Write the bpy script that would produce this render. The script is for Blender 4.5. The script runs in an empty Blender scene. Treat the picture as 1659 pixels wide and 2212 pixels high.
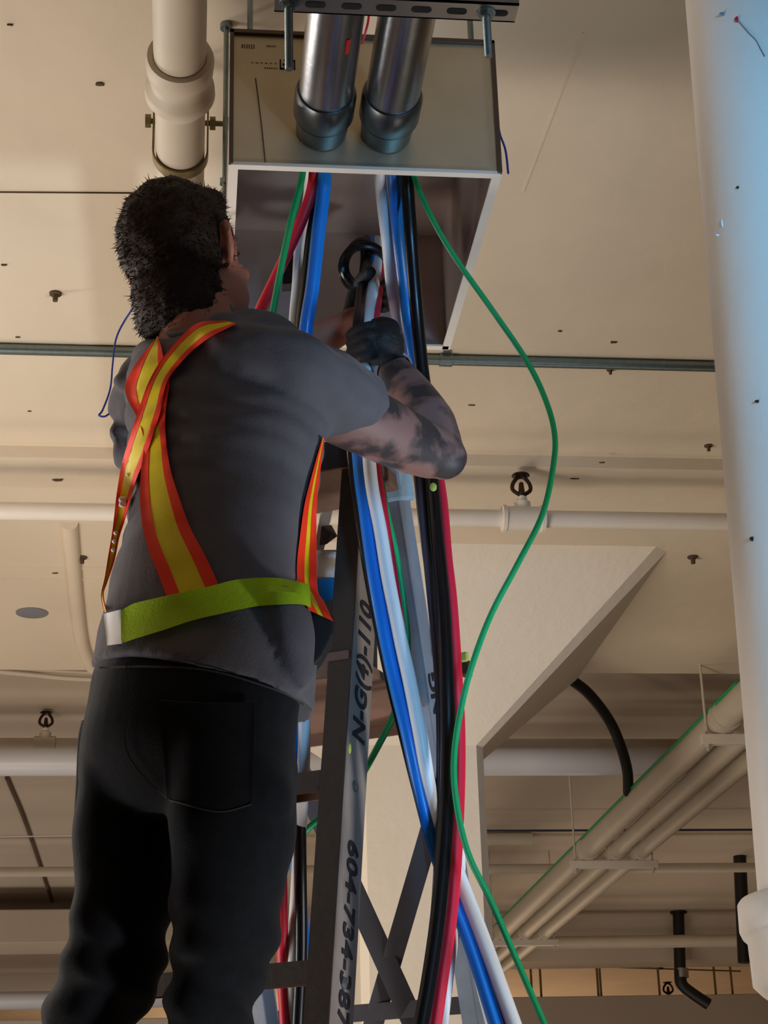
import bpy, bmesh, math, random
from mathutils import Vector, Matrix, noise
from mathutils.bvhtree import BVHTree
random.seed(7)
R = math.radians
SC = bpy.context.scene
COL = SC.collection
# ------------------------------------------------------------------ camera
F = 3800.0; PITCH = R(22.2); YAW = R(6.56); ROLL = R(-1.6)
CAM = Vector((0, 0, 1.55))
_f = Vector((math.sin(YAW)*math.cos(PITCH), math.cos(YAW)*math.cos(PITCH), math.sin(PITCH)))
_r0 = Vector((math.cos(YAW), -math.sin(YAW), 0)); _u0 = _r0.cross(_f)
RT = _r0*math.cos(ROLL) + _u0*math.sin(ROLL)
UP = -_r0*math.sin(ROLL) + _u0*math.cos(ROLL)
cam_d = bpy.data.cameras.new('camera'); cam = bpy.data.objects.new('camera', cam_d); COL.objects.link(cam)
cam_d.sensor_fit = 'VERTICAL'; cam_d.sensor_height = 36; cam_d.lens = F*36/2212
cam_d.clip_start = 0.05; cam_d.clip_end = 200
m = Matrix((RT, UP, -_f)).transposed().to_4x4(); m.translation = CAM; cam.matrix_world = m
SC.camera = cam
# ------------------------------------------------------------------ light
SC.view_settings.view_transform = 'Standard'; SC.view_settings.look = 'None'
SC.view_settings.gamma = 1; SC.view_settings.exposure = -0.1; SC.view_settings.use_curve_mapping = False
w = bpy.data.worlds.new('world'); SC.world = w; w.use_nodes = True
w.node_tree.nodes['Background'].inputs[0].default_value = (1.0, .80, .60, 1)
w.node_tree.nodes['Background'].inputs[1].default_value = 0.075

def area(name, loc, target, size, power, color, size_y=None, spread=180):
    l = bpy.data.lights.new(name, 'AREA'); l.energy = power; l.color = color; l.size = size; l.spread = R(spread)
    if size_y: l.shape = 'RECTANGLE'; l.size_y = size_y
    o = bpy.data.objects.new(name, l); COL.objects.link(o); o.location = loc
    o.rotation_euler = (Vector(target)-Vector(loc)).to_track_quat('-Z', 'Y').to_euler()
    return o
WARM = (1.0, .85, .705)
area('uplight_fill_left', (-2.6, 3.6, .35), (-1.6, 4.6, 3.85), 1.6, 84, WARM)  # unseen upward lamp added to brighten the left ceiling like floor bounce
area('uplight_fill_mid', (1.4, 5.0, .3), (.8, 6.0, 3.6), 1.4, 9, WARM)  # added upward fill for the middle of the ceiling
area('uplight_fill_deep', (-2.0, 7.6, .4), (-1.6, 9.6, 4), 1.8, 46, (1, .86, .75))  # extra unseen lamp lifting the deep ceiling
area('uplight_fill_far', (2.0, 23.5, .6), (2.2, 22.0, 4), 3.0, 210, (1, .68, .42))  # added upward lamp standing in for the far bay's orange bounce
area('uplight_fill_deep_right', (3.4, 13.0, .4), (3.0, 14.5, 4), 2.0, 34, (1, .84, .70))  # fill added to brighten the far ceiling and duct on the right
area('uplight_fill_deep_left', (-3.2, 12.6, .4), (-2.6, 14.6, 3.6), 2.0, 62, (1, .90, .82))  # fill added to lighten the far left ducts
area('rim_fill_left', (-2.4, 3.1, 1.5), (-.3, 2.3, 1.9), .5, 26, (.92, .95, 1.0), 1.0)  # cool lamp added out of frame to rim the left of the legs
area('ceiling_tube_left', (-2.3, 4.7, 3.15), (.1, 2.4, 2.4), .3, 34, (1.0, .93, .88), 1.3)
area('daylight_pipe_fill', (.85, .45, 2.2), (.68, 1.9, 2.45), .3, 3.0, (.20, .56, 1.0), 1.2, 36)  # narrow blue lamp added near the standpipe, standing in for daylight from the right
area('column_fill', (-1.7, 3.3, .5), (.3, 6.3, 2.6), .6, 11, (1, .87, .73), .6, 70)  # added only to lift the column and capital from the front left
area('daylight_low', (2.5, 1.55, .35), (.42, 2.68, 2.1), .4, 10, (.88, .94, 1.0), .4, 60)

# ------------------------------------------------------------------ helpers
def ray(px, py):
    return _f + RT*((px-829.5)/F) - UP*((py-1106)/F)
def U(px, py, Y):
    d = ray(px, py); return CAM + d*(Y/d.y)
def UZ(px, py, z):
    d = ray(px, py); return CAM + d*((z-CAM.z)/d.z)
def UX(px, py, x):
    d = ray(px, py); return CAM + d*(x/d.x)
def lin(c):
    return tuple((v/12.92 if v <= .04045 else ((v+.055)/1.055)**2.4) for v in [k/255 for k in c])+(1,)
def mat(name, c, rough=.6, metal=0, var=.0, vscale=6, bump=0, bscale=40, spec=.5, c2=None, thr=None, coat=0, stretch=None):
    m = bpy.data.materials.new(name); m.use_nodes = True; nt = m.node_tree; b = nt.nodes['Principled BSDF']
    col = lin(c)
    b.inputs['Roughness'].default_value = rough; b.inputs['Metallic'].default_value = metal
    b.inputs['Base Color'].default_value = col; b.inputs['Specular IOR Level'].default_value = spec
    if coat: b.inputs['Coat Weight'].default_value = coat
    tc = nt.nodes.new('ShaderNodeTexCoord'); mp = nt.nodes.new('ShaderNodeMapping')
    nt.links.new(tc.outputs['Object'], mp.inputs[0])
    if stretch: mp.inputs['Scale'].default_value = stretch
    if var or c2:
        n = nt.nodes.new('ShaderNodeTexNoise'); n.inputs['Scale'].default_value = vscale; n.inputs['Detail'].default_value = 6
        nt.links.new(mp.outputs[0], n.inputs['Vector'])
        r = nt.nodes.new('ShaderNodeValToRGB'); nt.links.new(n.outputs['Fac'], r.inputs[0])
        if c2:
            lo, hi = thr or (.45, .6)
            r.color_ramp.elements[0].position = lo; r.color_ramp.elements[1].position = hi
            r.color_ramp.elements[0].color = col; r.color_ramp.elements[1].color = lin(c2)
        else:
            r.color_ramp.elements[0].position = .3; r.color_ramp.elements[1].position = .7
            r.color_ramp.elements[0].color = tuple(v*(1-var) for v in col[:3])+(1,)
            r.color_ramp.elements[1].color = tuple(min(1, v*(1+var)) for v in col[:3])+(1,)
        nt.links.new(r.outputs[0], b.inputs['Base Color'])
    if bump:
        n2 = nt.nodes.new('ShaderNodeTexNoise'); n2.inputs['Scale'].default_value = bscale; n2.inputs['Detail'].default_value = 5
        nt.links.new(mp.outputs[0], n2.inputs['Vector'])
        bp = nt.nodes.new('ShaderNodeBump'); bp.inputs['Strength'].default_value = bump; bp.inputs['Distance'].default_value = .01
        nt.links.new(n2.outputs['Fac'], bp.inputs['Height']); nt.links.new(bp.outputs[0], b.inputs['Normal'])
    return m
def obj(name, bm, ma, parent=None, smooth=False, label=None, angle=40):
    me = bpy.data.meshes.new(name)
    if isinstance(bm, bmesh.types.BMesh):
        bmesh.ops.recalc_face_normals(bm, faces=bm.faces); bm.to_mesh(me); bm.free()
    else:
        me = bm
    me.name = name
    me.materials.clear(); me.materials.append(ma)
    o = bpy.data.objects.new(name, me); COL.objects.link(o)
    if smooth:
        me.polygons.foreach_set('use_smooth', [True]*len(me.polygons)); me.set_sharp_from_angle(angle=R(angle))
    if parent:
        o.parent = parent; o.matrix_parent_inverse = chain(parent).inverted()
    if label: o['label'] = label
    return o
def chain(o):
    if o.parent: return chain(o.parent) @ o.matrix_parent_inverse @ o.matrix_basis
    return o.matrix_basis.copy()
def thing(name, loc, label, cat, group=None):
    o = bpy.data.objects.new(name, None); COL.objects.link(o); o.empty_display_size = .05
    o.location = loc; o['label'] = label; o['category'] = cat
    if group: o['group'] = group
    return o
def tag(o, label, cat, group=None, kind=None):
    o['label'] = label; o['category'] = cat
    if group: o['group'] = group
    if kind: o['kind'] = kind
    return o
def struct(name, bm, ma, smooth=False):
    o = obj(name, bm, ma, None, smooth); o['kind'] = 'structure'; return o
def B():
    return bmesh.new()
def box(bm, c, s, ax=None, bev=0):
    c = Vector(c); ax = ax or (Vector((1, 0, 0)), Vector((0, 1, 0)), Vector((0, 0, 1)))
    vs = []
    for i in (-1, 1):
        for j in (-1, 1):
            for k in (-1, 1):
                vs.append(bm.verts.new(c+ax[0]*(i*s[0]/2)+ax[1]*(j*s[1]/2)+ax[2]*(k*s[2]/2)))
    f = [(0, 1, 3, 2), (4, 6, 7, 5), (0, 4, 5, 1), (2, 3, 7, 6), (0, 2, 6, 4), (1, 5, 7, 3)]
    fs = [bm.faces.new([vs[i] for i in q]) for q in f]
    if bev:
        es = set(e for q in fs for e in q.edges)
        bmesh.ops.bevel(bm, geom=list(es), offset=bev, segments=2, affect='EDGES', profile=.5)
def frame_of(d):
    d = d.normalized(); a = Vector((0, 0, 1)) if abs(d.z) < .9 else Vector((1, 0, 0))
    x = a.cross(d).normalized(); return x, d.cross(x).normalized()
def lathe(bm, p0, p1, prof, n=32, cap=True):
    """prof: list of (t along axis in metres from p0, radius)"""
    p0 = Vector(p0); d = (Vector(p1)-p0).normalized(); x, y = frame_of(d); rings = []
    for t, r in prof:
        rings.append([bm.verts.new(p0+d*t+(x*math.cos(2*math.pi*i/n)+y*math.sin(2*math.pi*i/n))*max(r, 1e-5)) for i in range(n)])
    for a, b in zip(rings, rings[1:]):
        for i in range(n): bm.faces.new((a[i], a[(i+1) % n], b[(i+1) % n], b[i]))
    if cap: bm.faces.new(rings[0][::-1]); bm.faces.new(rings[-1])
def cyl(bm, p0, p1, r, n=24, r2=None):
    L = (Vector(p1)-Vector(p0)).length; lathe(bm, p0, p1, [(0, r), (L, r if r2 is None else r2)], n)
def smoothpts(pts, k=8):
    P = [Vector(p) for p in pts]
    if len(P) < 3: return P
    Q = [P[0]*2-P[1]]+P+[P[-1]*2-P[-2]]; out = []
    for i in range(1, len(Q)-2):
        a, b, c, d = Q[i-1:i+3]
        for j in range(k):
            t = j/k
            out.append(.5*((2*b)+(c-a)*t+(2*a-5*b+4*c-d)*t*t+(3*b-a-3*c+d)*t**3))
    out.append(P[-1]); return out
def tube(bm, pts, r, n=12, k=8, radii=None, closed=False):
    P = smoothpts(pts, k) if k > 1 else [Vector(p) for p in pts]
    N = len(P); rings = []; x = None
    for i, p in enumerate(P):
        t = (P[min(i+1, N-1)]-P[max(i-1, 0)])
        if t.length < 1e-7: t = Vector((0, 0, 1))
        t.normalize()
        if x is None: x, _ = frame_of(t)
        x = (x-t*x.dot(t)).normalized(); y = t.cross(x)
        if radii:
            s = i/(N-1)*(len(radii)-1); q = min(int(s), len(radii)-2); rr = radii[q]+(radii[q+1]-radii[q])*(s-q)
        else: rr = r
        rings.append([bm.verts.new(p+(x*math.cos(2*math.pi*j/n)+y*math.sin(2*math.pi*j/n))*rr) for j in range(n)])
    for a, b in zip(rings, rings[1:]):
        for j in range(n): bm.faces.new((a[j], a[(j+1) % n], b[(j+1) % n], b[j]))
    bm.faces.new(rings[0][::-1]); bm.faces.new(rings[-1])
def capsule(bm, pts, radii, n=12):
    """tube with rounded ends"""
    P = [Vector(p) for p in pts]; tube(bm, P, 0, n, 4, radii)
    for p, r in ((P[0], radii[0]), (P[-1], radii[-1])):
        ell(bm, p, (r, r, r), None, 2)
def ell(bm, c, rad, ax=None, sub=3):
    ax = ax or (Vector((1, 0, 0)), Vector((0, 1, 0)), Vector((0, 0, 1)))
    M = Matrix((ax[0]*rad[0], ax[1]*rad[1], ax[2]*rad[2])).transposed().to_4x4(); M.translation = Vector(c)
    bmesh.ops.create_icosphere(bm, subdivisions=sub, radius=1, matrix=M)
def prism(bm, pts, n, th):
    n = Vector(n).normalized(); a = [bm.verts.new(Vector(p)+n*th/2) for p in pts]; b = [bm.verts.new(Vector(p)-n*th/2) for p in pts]
    bm.faces.new(a); bm.faces.new(b[::-1])
    for i in range(len(pts)):
        j = (i+1) % len(pts); bm.faces.new((a[j], a[i], b[i], b[j]))
def ring_loft(bm, st, n=28):
    """st: (centre, half-width vector, half-depth vector)"""
    rings = []
    for c, a, b in st:
        rings.append([bm.verts.new(c+a*math.cos(2*math.pi*i/n)+b*math.sin(2*math.pi*i/n)) for i in range(n)])
    for p, q in zip(rings, rings[1:]):
        for i in range(n): bm.faces.new((p[i], p[(i+1) % n], q[(i+1) % n], q[i]))
    bm.faces.new(rings[0][::-1]); bm.faces.new(rings[-1])
def stations(S, grow=0.0, k=4):
    """S rows: xl,yl,xr,yr,Yl,Yr,half depth -> smooth rings in space"""
    rows = []
    for xl, yl, xr, yr, Yl, Yr, hd in S:
        rows.append((U(xl, yl, Yl), U(xr, yr, Yr), hd))
    Ls = smoothpts([r[0] for r in rows], k); Rs = smoothpts([r[1] for r in rows], k)
    Hs = smoothpts([Vector((r[2], 0, 0)) for r in rows], k)
    C = [(a+b)/2 for a, b in zip(Ls, Rs)]; out = []
    for i in range(len(C)):
        t = (C[min(i+1, len(C)-1)]-C[max(0, i-1)]).normalized()
        a = (Rs[i]-Ls[i])/2; bdir = a.cross(t)
        if bdir.length < 1e-6: bdir = Vector((0, 1, 0))
        bdir.normalize()
        v = (C[i]-CAM).normalized(); s_ = v.cross(t).normalized(); W = abs(a.dot(s_)); hd = Hs[i].x
        bs = abs(bdir.dot(s_))*hd
        if bs > .75*W: hd *= .75*W/bs; bs = .75*W
        a = a*(math.sqrt(max(W*W-bs*bs, 1e-8))/max(W, 1e-6)); al = a.length
        out.append((C[i], a*((al+grow)/al), bdir*(hd+grow)))
    return out
def remesh(bm, voxel, smooth_it=3, disp=None):
    me = bpy.data.meshes.new('tmp'); bmesh.ops.recalc_face_normals(bm, faces=bm.faces); bm.to_mesh(me); bm.free()
    o = bpy.data.objects.new('tmp', me); COL.objects.link(o)
    md = o.modifiers.new('r', 'REMESH'); md.mode = 'VOXEL'; md.voxel_size = voxel
    sm = o.modifiers.new('s', 'SMOOTH'); sm.iterations = smooth_it; sm.factor = .5
    dg = bpy.context.evaluated_depsgraph_get(); dg.update()
    out = bpy.data.meshes.new_from_object(o.evaluated_get(dg)); bpy.data.objects.remove(o); bpy.data.meshes.remove(me)
    if disp:
        ns = [v.normal.copy() for v in out.vertices]
        for v, nn in zip(out.vertices, ns): v.co = v.co + nn*disp(v.co)
    return out
def bvh(me):
    return BVHTree.FromPolygons([v.co for v in me.vertices], [tuple(p.vertices) for p in me.polygons])
def rod(name, p0, p1, r, ma, label, cat, group=None):
    bm = B(); cyl(bm, p0, p1, r, 10); o = obj(name, bm, ma, None, True); return tag(o, label, cat, group)

# ------------------------------------------------------------------ materials
M = dict(
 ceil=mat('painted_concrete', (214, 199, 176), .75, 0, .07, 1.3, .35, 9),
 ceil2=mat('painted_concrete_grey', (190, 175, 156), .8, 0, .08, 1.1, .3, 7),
 capital=mat('column_paint', (226, 216, 200), .6, 0, .03, 3, .2, 30),
 wall=mat('wall_paint', (190, 165, 130), .8, 0, .05, 2),
 floor=mat('concrete_floor', (140, 130, 118), .7, 0, .15, 2, .2, 20),
 white=mat('white_pipe_paint', (222, 212, 198), .45, 0, .03, 8, .08, 60),
 whitecool=mat('white_jacket', (214, 214, 218), .35, 0, .02, 5),
 cream=mat('cream_pipe_paint', (196, 184, 164), .55, 0, .04, 8),
 steel=mat('galvanised_steel', (176, 178, 180), .3, 1, .12, 9, .05, 80, stretch=(1, 1, .3)),
 conduit=mat('conduit_steel', (168, 170, 174), .27, 1, .06, 20, .03, 90),
 conduit_dark=mat('coupling_steel', (105, 112, 116), .32, 1, .08, 20),
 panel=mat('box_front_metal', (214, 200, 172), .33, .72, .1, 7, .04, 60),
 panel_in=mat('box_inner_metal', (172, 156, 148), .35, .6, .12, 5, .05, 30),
 zinc=mat('zinc_rod', (128, 140, 138), .4, .9, .1, 60),
 strut=mat('strut_zinc', (150, 146, 140), .35, .9, .1, 12),
 hole=mat('slot_dark', (22, 20, 20), .9),
 brass=mat('corroded_steel', (128, 112, 78), .5, .7, .2, 50),
 blue=mat('blue_cable', (0, 118, 214), .38, 0, .04, 10, spec=.5, coat=.2),
 wcab=mat('white_cable', (226, 226, 226), .4, 0, .03, 10),
 black=mat('black_cable', (10, 10, 13), .3, 0, 0, 10),
 navy=mat('shaded_blue_cable', (52, 56, 72), .35),  # blue cable's shaded tone put into the colour; also on the thin conduit
 red=mat('red_cable', (206, 26, 52), .45),
 green=mat('green_cable', (14, 150, 84), .45, 0, .06, 60),
 wire=mat('blue_wire', (52, 70, 160), .5),
 hose=mat('black_hose', (16, 18, 15), .55),
 iron=mat('black_iron', (24, 22, 22), .5, .2),
 string=mat('tie_string', (220, 215, 220), .6),
 bronze=mat('sprinkler_bronze', (60, 42, 30), .4, .7),
 ladf=mat('ladder_fibreglass_front', (58, 44, 34), .6, 0, .12, 14, .1, 60),
 lads=mat('ladder_channel_side', (128, 114, 104), .55, 0, .16, 16, .1, 70),
 ladstep=mat('ladder_step_brown', (112, 82, 66), .6, 0, .2, 12, .12, 50),
 ladbrace=mat('ladder_brace_grey', (84, 80, 84), .5, .3, .1, 12),
 ladrear=mat('rear_rail_grey', (128, 136, 148), .5, .2, .12, 14, .1, 50),
 ink=mat('marker_ink', (16, 14, 22), .7),
 tape=mat('grey_tape', (140, 168, 186), .5, 0, .12, 30, .2, 60),
 paintY=mat('yellow_paint_spot', (196, 200, 90), .6),
 bucket=mat('black_pail', (34, 28, 26), .5),
 blab=mat('blue_tape_band', (0, 120, 214), .45),
 wlab=mat('paint_spattered_label', (208, 218, 230), .5, 0, c2=(176, 158, 140), vscale=14, thr=(.5, .58)),
 plastic=mat('translucent_plastic_sheet', (206, 200, 188), .5),
 shirt=mat('charcoal_cotton', (98, 95, 99), .9, 0, .06, 30, .15, 300, spec=.1),
 jeans=mat('dark_denim', (22, 23, 26), .9, 0, .18, 60, .15, 400, spec=.1),
 jeans2=mat('denim_stitch', (52, 48, 44), .9),
 yellow=mat('vest_yellow', (232, 208, 20), .6, 0, .07, 30, .1, 40, spec=.3),
 lime=mat('vest_lime_elastic', (176, 214, 10), .7, 0, .05, 30, .15, 300),
 orange=mat('vest_orange_binding', (255, 52, 8), .7, 0, .04, 30),
 reflect=mat('reflective_tape', (250, 250, 250), .3, 0),
 hair=mat('dark_brown_hair', (40, 27, 20), .6, 0, .25, 50, .4, 120, spec=.2),
 skin=mat('skin', (172, 108, 84), .55, 0, .06, 14),
 tattoo=mat('tattooed_skin', (134, 98, 90), .55, 0, c2=(56, 48, 48), vscale=15, thr=(.44, .56), bump=.05),
 glove=mat('black_glove', (12, 12, 14), .7, 0, .2, 50, .3, 200),
 cuff=mat('grey_glove_cuff', (104, 106, 124), .8),
 pouch=mat('black_pouch', (14, 13, 15), .7),
 spot=mat('rust_mark', (84, 64, 46), .9), disc=mat('grey_cover_plate', (120, 120, 126), .6),
 boot=mat('work_boot', (70, 52, 36), .7),
)

for k_, sw in (('jeans', .2), ('shirt', .12)):
    b_ = M[k_].node_tree.nodes['Principled BSDF']; b_.inputs['Sheen Weight'].default_value = sw; b_.inputs['Sheen Roughness'].default_value = .35
# ------------------------------------------------------------------ structure
H1, H2, H3 = 3.85, 3.81, 4.15
Y1 = UZ(800, 977, H1).y
YE = UZ(100, 1447, H2).y
XL, XR = -9, 9
def slab(name, x0, x1, y0, y1, z0, z1, ma):
    bm = B(); box(bm, ((x0+x1)/2, (y0+y1)/2, (z0+z1)/2), (x1-x0, y1-y0, z1-z0)); return struct(name, bm, ma)
slab('ceiling_near', XL, XR, -4, Y1, H1, H1+.3, M['ceil'])
slab('ceiling_drop_panel', XL, XR, Y1, YE, H2, H1+.3, M['ceil'])
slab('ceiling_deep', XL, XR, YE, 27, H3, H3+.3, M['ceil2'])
slab('floor', XL, XR, -4, 27, -.2, 0, M['floor'])
slab('wall_back', XL, XR, 27, 27.2, -.2, 4.35, M['wall'])
slab('wall_left', XL-.2, XL, -4, 27, -.2, 4.35, M['wall'])
slab('wall_right', XR, XR+.2, -4, 27, -.2, 4.35, M['wall'])
slab('wall_front', XL, XR, -4.2, -4, -.2, 4.35, M['wall'])
# formwork joints and plaster ridges (thin raised or sunk lines)
def joint(name, z, a, b, w_, ma=None, t=.004):
    p, q = UZ(a[0], a[1], z), UZ(b[0], b[1], z); bm = B(); d = (q-p); L = d.length; d.normalize()
    box(bm, (p+q)/2-Vector((0, 0, t/2)), (L, w_, t), (d, Vector((-d.y, d.x, 0)), Vector((0, 0, 1)))); return struct(name, bm, ma or M['ceil'])
joint('trim_1', H1, (-60, 413), (520, 417), .0014, M['spot'])
joint('trim_2', H1, (1130, 415), (1260, 70), .005, t=.0015)
joint('trim_3', H2, (-60, 1224), (270, 1226), .02, t=.004)
joint('trim_4', H2, (-60, 1250), (270, 1250), .02, t=.004)
bm = B(); tube(bm, [UZ(150, 1128, H2), UZ(157, 1210, H2), UZ(165, 1300, H2), UZ(178, 1390, H2), UZ(200, 1440, H2)], .03, 10, 6); struct('trim_5', bm, M['ceil'], True)

# column with flared capital
YC = 6.40; xl = U(772, 1700, YC).x; xr = U(1050, 1700, YC).x; cw = xr-xl; xc = (xl+xr)/2
zc = U(1050, 1610, YC).z; fl = H2-zc
def octo(cx, cy, hw, ch, z):
    a, c = hw, hw-ch
    return [Vector((cx+x, cy+y, z)) for x, y in ((-c, -a), (c, -a), (a, -c), (a, c), (c, a), (-c, a), (-a, c), (-a, -c))]
cyc = YC+cw/2
bm = B(); rings = []
for hw, ch, z in ((cw/2, .03, 0), (cw/2, .03, zc), (cw/2+fl*1.06, .05, H2-.0), (cw/2+fl*1.06, .05, H2+.1)):
    rings.append([bm.verts.new(p) for p in octo(xc, cyc, hw, ch, z)])
for a, b in zip(rings, rings[1:]):
    for i in range(8): bm.faces.new((a[i], a[(i+1) % 8], b[(i+1) % 8], b[i]))
bm.faces.new(rings[0][::-1]); bm.faces.new(rings[-1])
struct('column', bm, M['capital'])

# beam at the far end
yb = 16.0
zb = U(1300, 2075, yb).z
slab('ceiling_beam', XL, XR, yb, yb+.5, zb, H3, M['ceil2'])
# left far beams
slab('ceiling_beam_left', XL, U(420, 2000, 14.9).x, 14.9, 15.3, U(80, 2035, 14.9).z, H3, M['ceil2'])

# ------------------------------------------------------------------ lateral pipes
def hpipe(name, a, b, Y, r, ma, label, cat='pipe', group=None, parts=None, z=None):
    """pipe running across the room, pixel ends a,b (centre line) at distance Y"""
    p, q = U(a[0], a[1], Y), U(b[0], b[1], Y); zz = (p.z+q.z)/2 if z is None else z; p.z = q.z = zz
    bm = B(); cyl(bm, p, q, r, 28); o = obj(name, bm, ma, None, True); tag(o, label, cat, group); return o, p, q
zcon = UZ(800, 777, H1).z-.018
Ycon = UZ(1300, 785, H1-.014).y
r_con = .0155
_, pc, qc = hpipe('steel_conduit', (-120, 774), (1700, 783), Ycon, r_con, M['zinc'], 'thin grey steel conduit running straight across the near ceiling behind the box', 'conduit', z=H1-r_con)
for px in (963,):
    c = Vector((U(px, 780, Ycon).x, Ycon, H1-r_con)); bm = B(); cyl(bm, c-Vector((.018, 0, 0)), c+Vector((.018, 0, 0)), r_con+.004, 24); box(bm, c+Vector((0, -.02, .012)), (.02, .03, .006))
    tag(obj('conduit_strap', bm, M['zinc'], None, True), 'small steel strap clamping the thin conduit right of the box', 'pipe strap')
def sprinkler(name, base, label, s=1.0):
    t = thing(name, base, label, 'sprinkler', None); b = Vector(base)
    bm = B(); lathe(bm, b, b+Vector((0, 0, 1)), [(0, .014*s), (.02*s, .014*s), (.021*s, .008*s), (.03*s, .008*s)], 14); obj('threaded_base', bm, M['white'], t, True)
    for sx in (-1, 1):
        bm = B(); tube(bm, [b+Vector((sx*.006*s, 0, .028*s)), b+Vector((sx*.024*s, 0, .042*s)), b+Vector((sx*.024*s, 0, .06*s)), b+Vector((sx*.012*s, 0, .078*s)), b+Vector((0, 0, .084*s))], .0058*s, 8, 6); obj('frame_arm', bm, M['bronze'], t, True)
    bm = B(); capsule(bm, [b+Vector((0, 0, .03*s)), b+Vector((0, 0, .06*s))], [.010*s, .007*s], 8); obj('bulb', bm, M['bronze'], t, True)
    bm = B(); lathe(bm, b+Vector((0, 0, .083*s)), b+Vector((0, 0, 1)), [(0, .008*s), (.003*s, .026*s), (.006*s, .024*s), (.009*s, .006*s)], 14); obj('deflector', bm, M['bronze'], t, True)
    return t
# sprinkler main under the drop panel
rp = .028; Yp = 5.1
o, p, q = hpipe('sprinkler_pipe', (-120, 1113), (1720, 1119), Yp, rp, M['white'], 'white sprinkler pipe crossing below the ceiling at chest height of the worker')
zp = p.z
tx = U(1130, 1115, Yp).x
bm = B(); cyl(bm, (tx-.062, Yp, zp), (tx+.062, Yp, zp), rp+.012, 28); cyl(bm, (tx, Yp, zp), (tx, Yp, zp+.055), .026, 20)
for s in (-1, 1): cyl(bm, (tx+s*.062-.006, Yp, zp), (tx+s*.062+.006, Yp, zp), rp+.016, 28)
tag(obj('pipe_tee', bm, M['white'], None, True), 'white tee fitting under the upright sprinkler right of the worker', 'pipe fitting')
sprinkler('fire_sprinkler', (tx, Yp, zp+.05), 'bronze upright sprinkler head right of the worker, above the white tee', 1.15)
for i, (px) in enumerate((60, 1420)):
    x = U(px, 1113, Yp).x; bm = B(); cyl(bm, (x, Yp, zp+rp), (x, Yp, H2), .005, 8)
    bm2 = bm; tube(bm2, [Vector((x, Yp+math.cos(a)*(rp+.003), zp+math.sin(a)*(rp+.003))) for a in [k*math.pi/6 for k in range(13)]], .003, 6, 1)
    if i == 5: tag(obj('pipe_hanger', bm, M['cream']), '', 'pipe hanger')
    else: bm.free()
# deep fat white pipe and thin pipe
Yd = 9.0
o, p, q = hpipe('water_main', (-150, 1651), (1720, 1641), Yd, .073, M['whitecool'], 'fat white jacketed pipe crossing behind the column, level with the worker\'s hips'); zd = p.z
Ys = 9.15
o, p, q = hpipe('branch_pipe', (-150, 1612), (1720, 1603), Ys, .030, M['cream'], 'thin cream sprinkler pipe just above the fat white jacketed pipe'); zs = p.z
tx2 = U(97, 1608, Ys).x
bm = B(); cyl(bm, (tx2-.055, Ys, zs), (tx2+.055, Ys, zs), .040, 24); cyl(bm, (tx2, Ys, zs), (tx2, Ys, zs+.06), .03, 20)
tag(obj('pipe_tee', bm, M['cream'], None, True), 'cream tee fitting at the far left under a sprinkler head', 'pipe fitting')
sprinkler('fire_sprinkler', (tx2, Ys, zs+.055), 'dark bronze sprinkler head at the far left on the thin cream pipe', 1.3)
# thin conduit further back, small pipe, far pipe + beam pipe
hpipe('thin_conduit', (1000, 1790), (1720, 1797), 11.6, .008, M['navy'], 'thin bluish conduit across the far ceiling beside the column'); 
o = rod('tie_string', U(-30, 1808, 11.0), U(420, 1801, 11.0), .004, M['string'], 'thin pale string stretched across behind the worker at thigh height', 'string')
hpipe('far_pipe', (-150, 1885), (1720, 1873), 12.4, .034, M['cream'], 'slim cream pipe crossing far behind the white hanger bar')
hpipe('beam_pipe', (1060, 2032), (1720, 2036), 15.5, .055, M['cream'], 'cream pipe fixed along the face of the far ceiling beam')
hpipe('beam_pipe', (-150, 2048), (420, 2046), 14.7, .03, M['cream'], 'narrow cream pipe at the far left below the pale duct')
hpipe('stub_pipe', (1020, 1812), (1148, 1812), UZ(1100, 1812, H3-.045).y, .045, M['cream'], 'short pale pipe stub beside the column near the thin conduit')
# left far ducts
def duct(name, x0, x1, ytop, ybot, Y, dep, ma, label):
    z0 = U((x0+x1)/2, ybot, Y).z; z1 = U((x0+x1)/2, ytop, Y).z
    a, b = U(x0, ytop, Y).x, U(x1, ytop, Y).x; bm = B(); box(bm, ((a+b)/2, Y+dep/2, (z0+z1)/2), (b-a, dep, z1-z0), None, .01)
    return tag(obj(name, bm, ma), label, 'duct')
duct('air_duct', -150, 520, 1963, 2036, 14.2, .6, M['ceil2'], 'pale grey duct at the far left beyond the worker\'s thigh')
duct('air_duct', -150, 560, 2094, 2140, 16.6, .6, M['ceil2'], 'lower grey duct at the far left behind the worker\'s knee')
hpipe('low_pipe', (-150, 2160), (520, 2158), 15.6, .075, M['whitecool'], 'bright white pipe at the lower left behind the worker\'s knee')
duct('air_duct', -150, 640, 2200, 2300, 17.5, .6, M['capital'], 'pale duct at the bottom left corner behind the worker\'s leg')
Yq = 18.0
duct('air_duct', 1000, 1750, 2150, 2330, Yq, 1.0, M['ceil2'], 'large grey duct along the bottom right, below the lit opening')
zq = U(1300, 2150, Yq).z
for px in (1147, 1167, 1290, 1296, 1422, 1543, 1579):
    x = U(px, 2110, Yq+.1).x
    rod('duct_hanger_rod', (x, Yq+.1, zq), (x, Yq+.1, H3), .012, M['brass'], 'thin rod holding up the grey duct at the bottom right', 'hanger rod', 'rods above the bottom right duct')
rod('sway_wire', U(1160, 2084, Yq+.1), U(1600, 2098, Yq+.1), .008, M['brass'], 'thin wire sagging across the orange lit opening above the duct', 'wire')
sprinkler('fire_sprinkler', (U(1444, 2146, Yq+.3).x, Yq+.3, zq-.01), 'tiny sprinkler head standing on the grey duct at the bottom right', 1.9)
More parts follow.
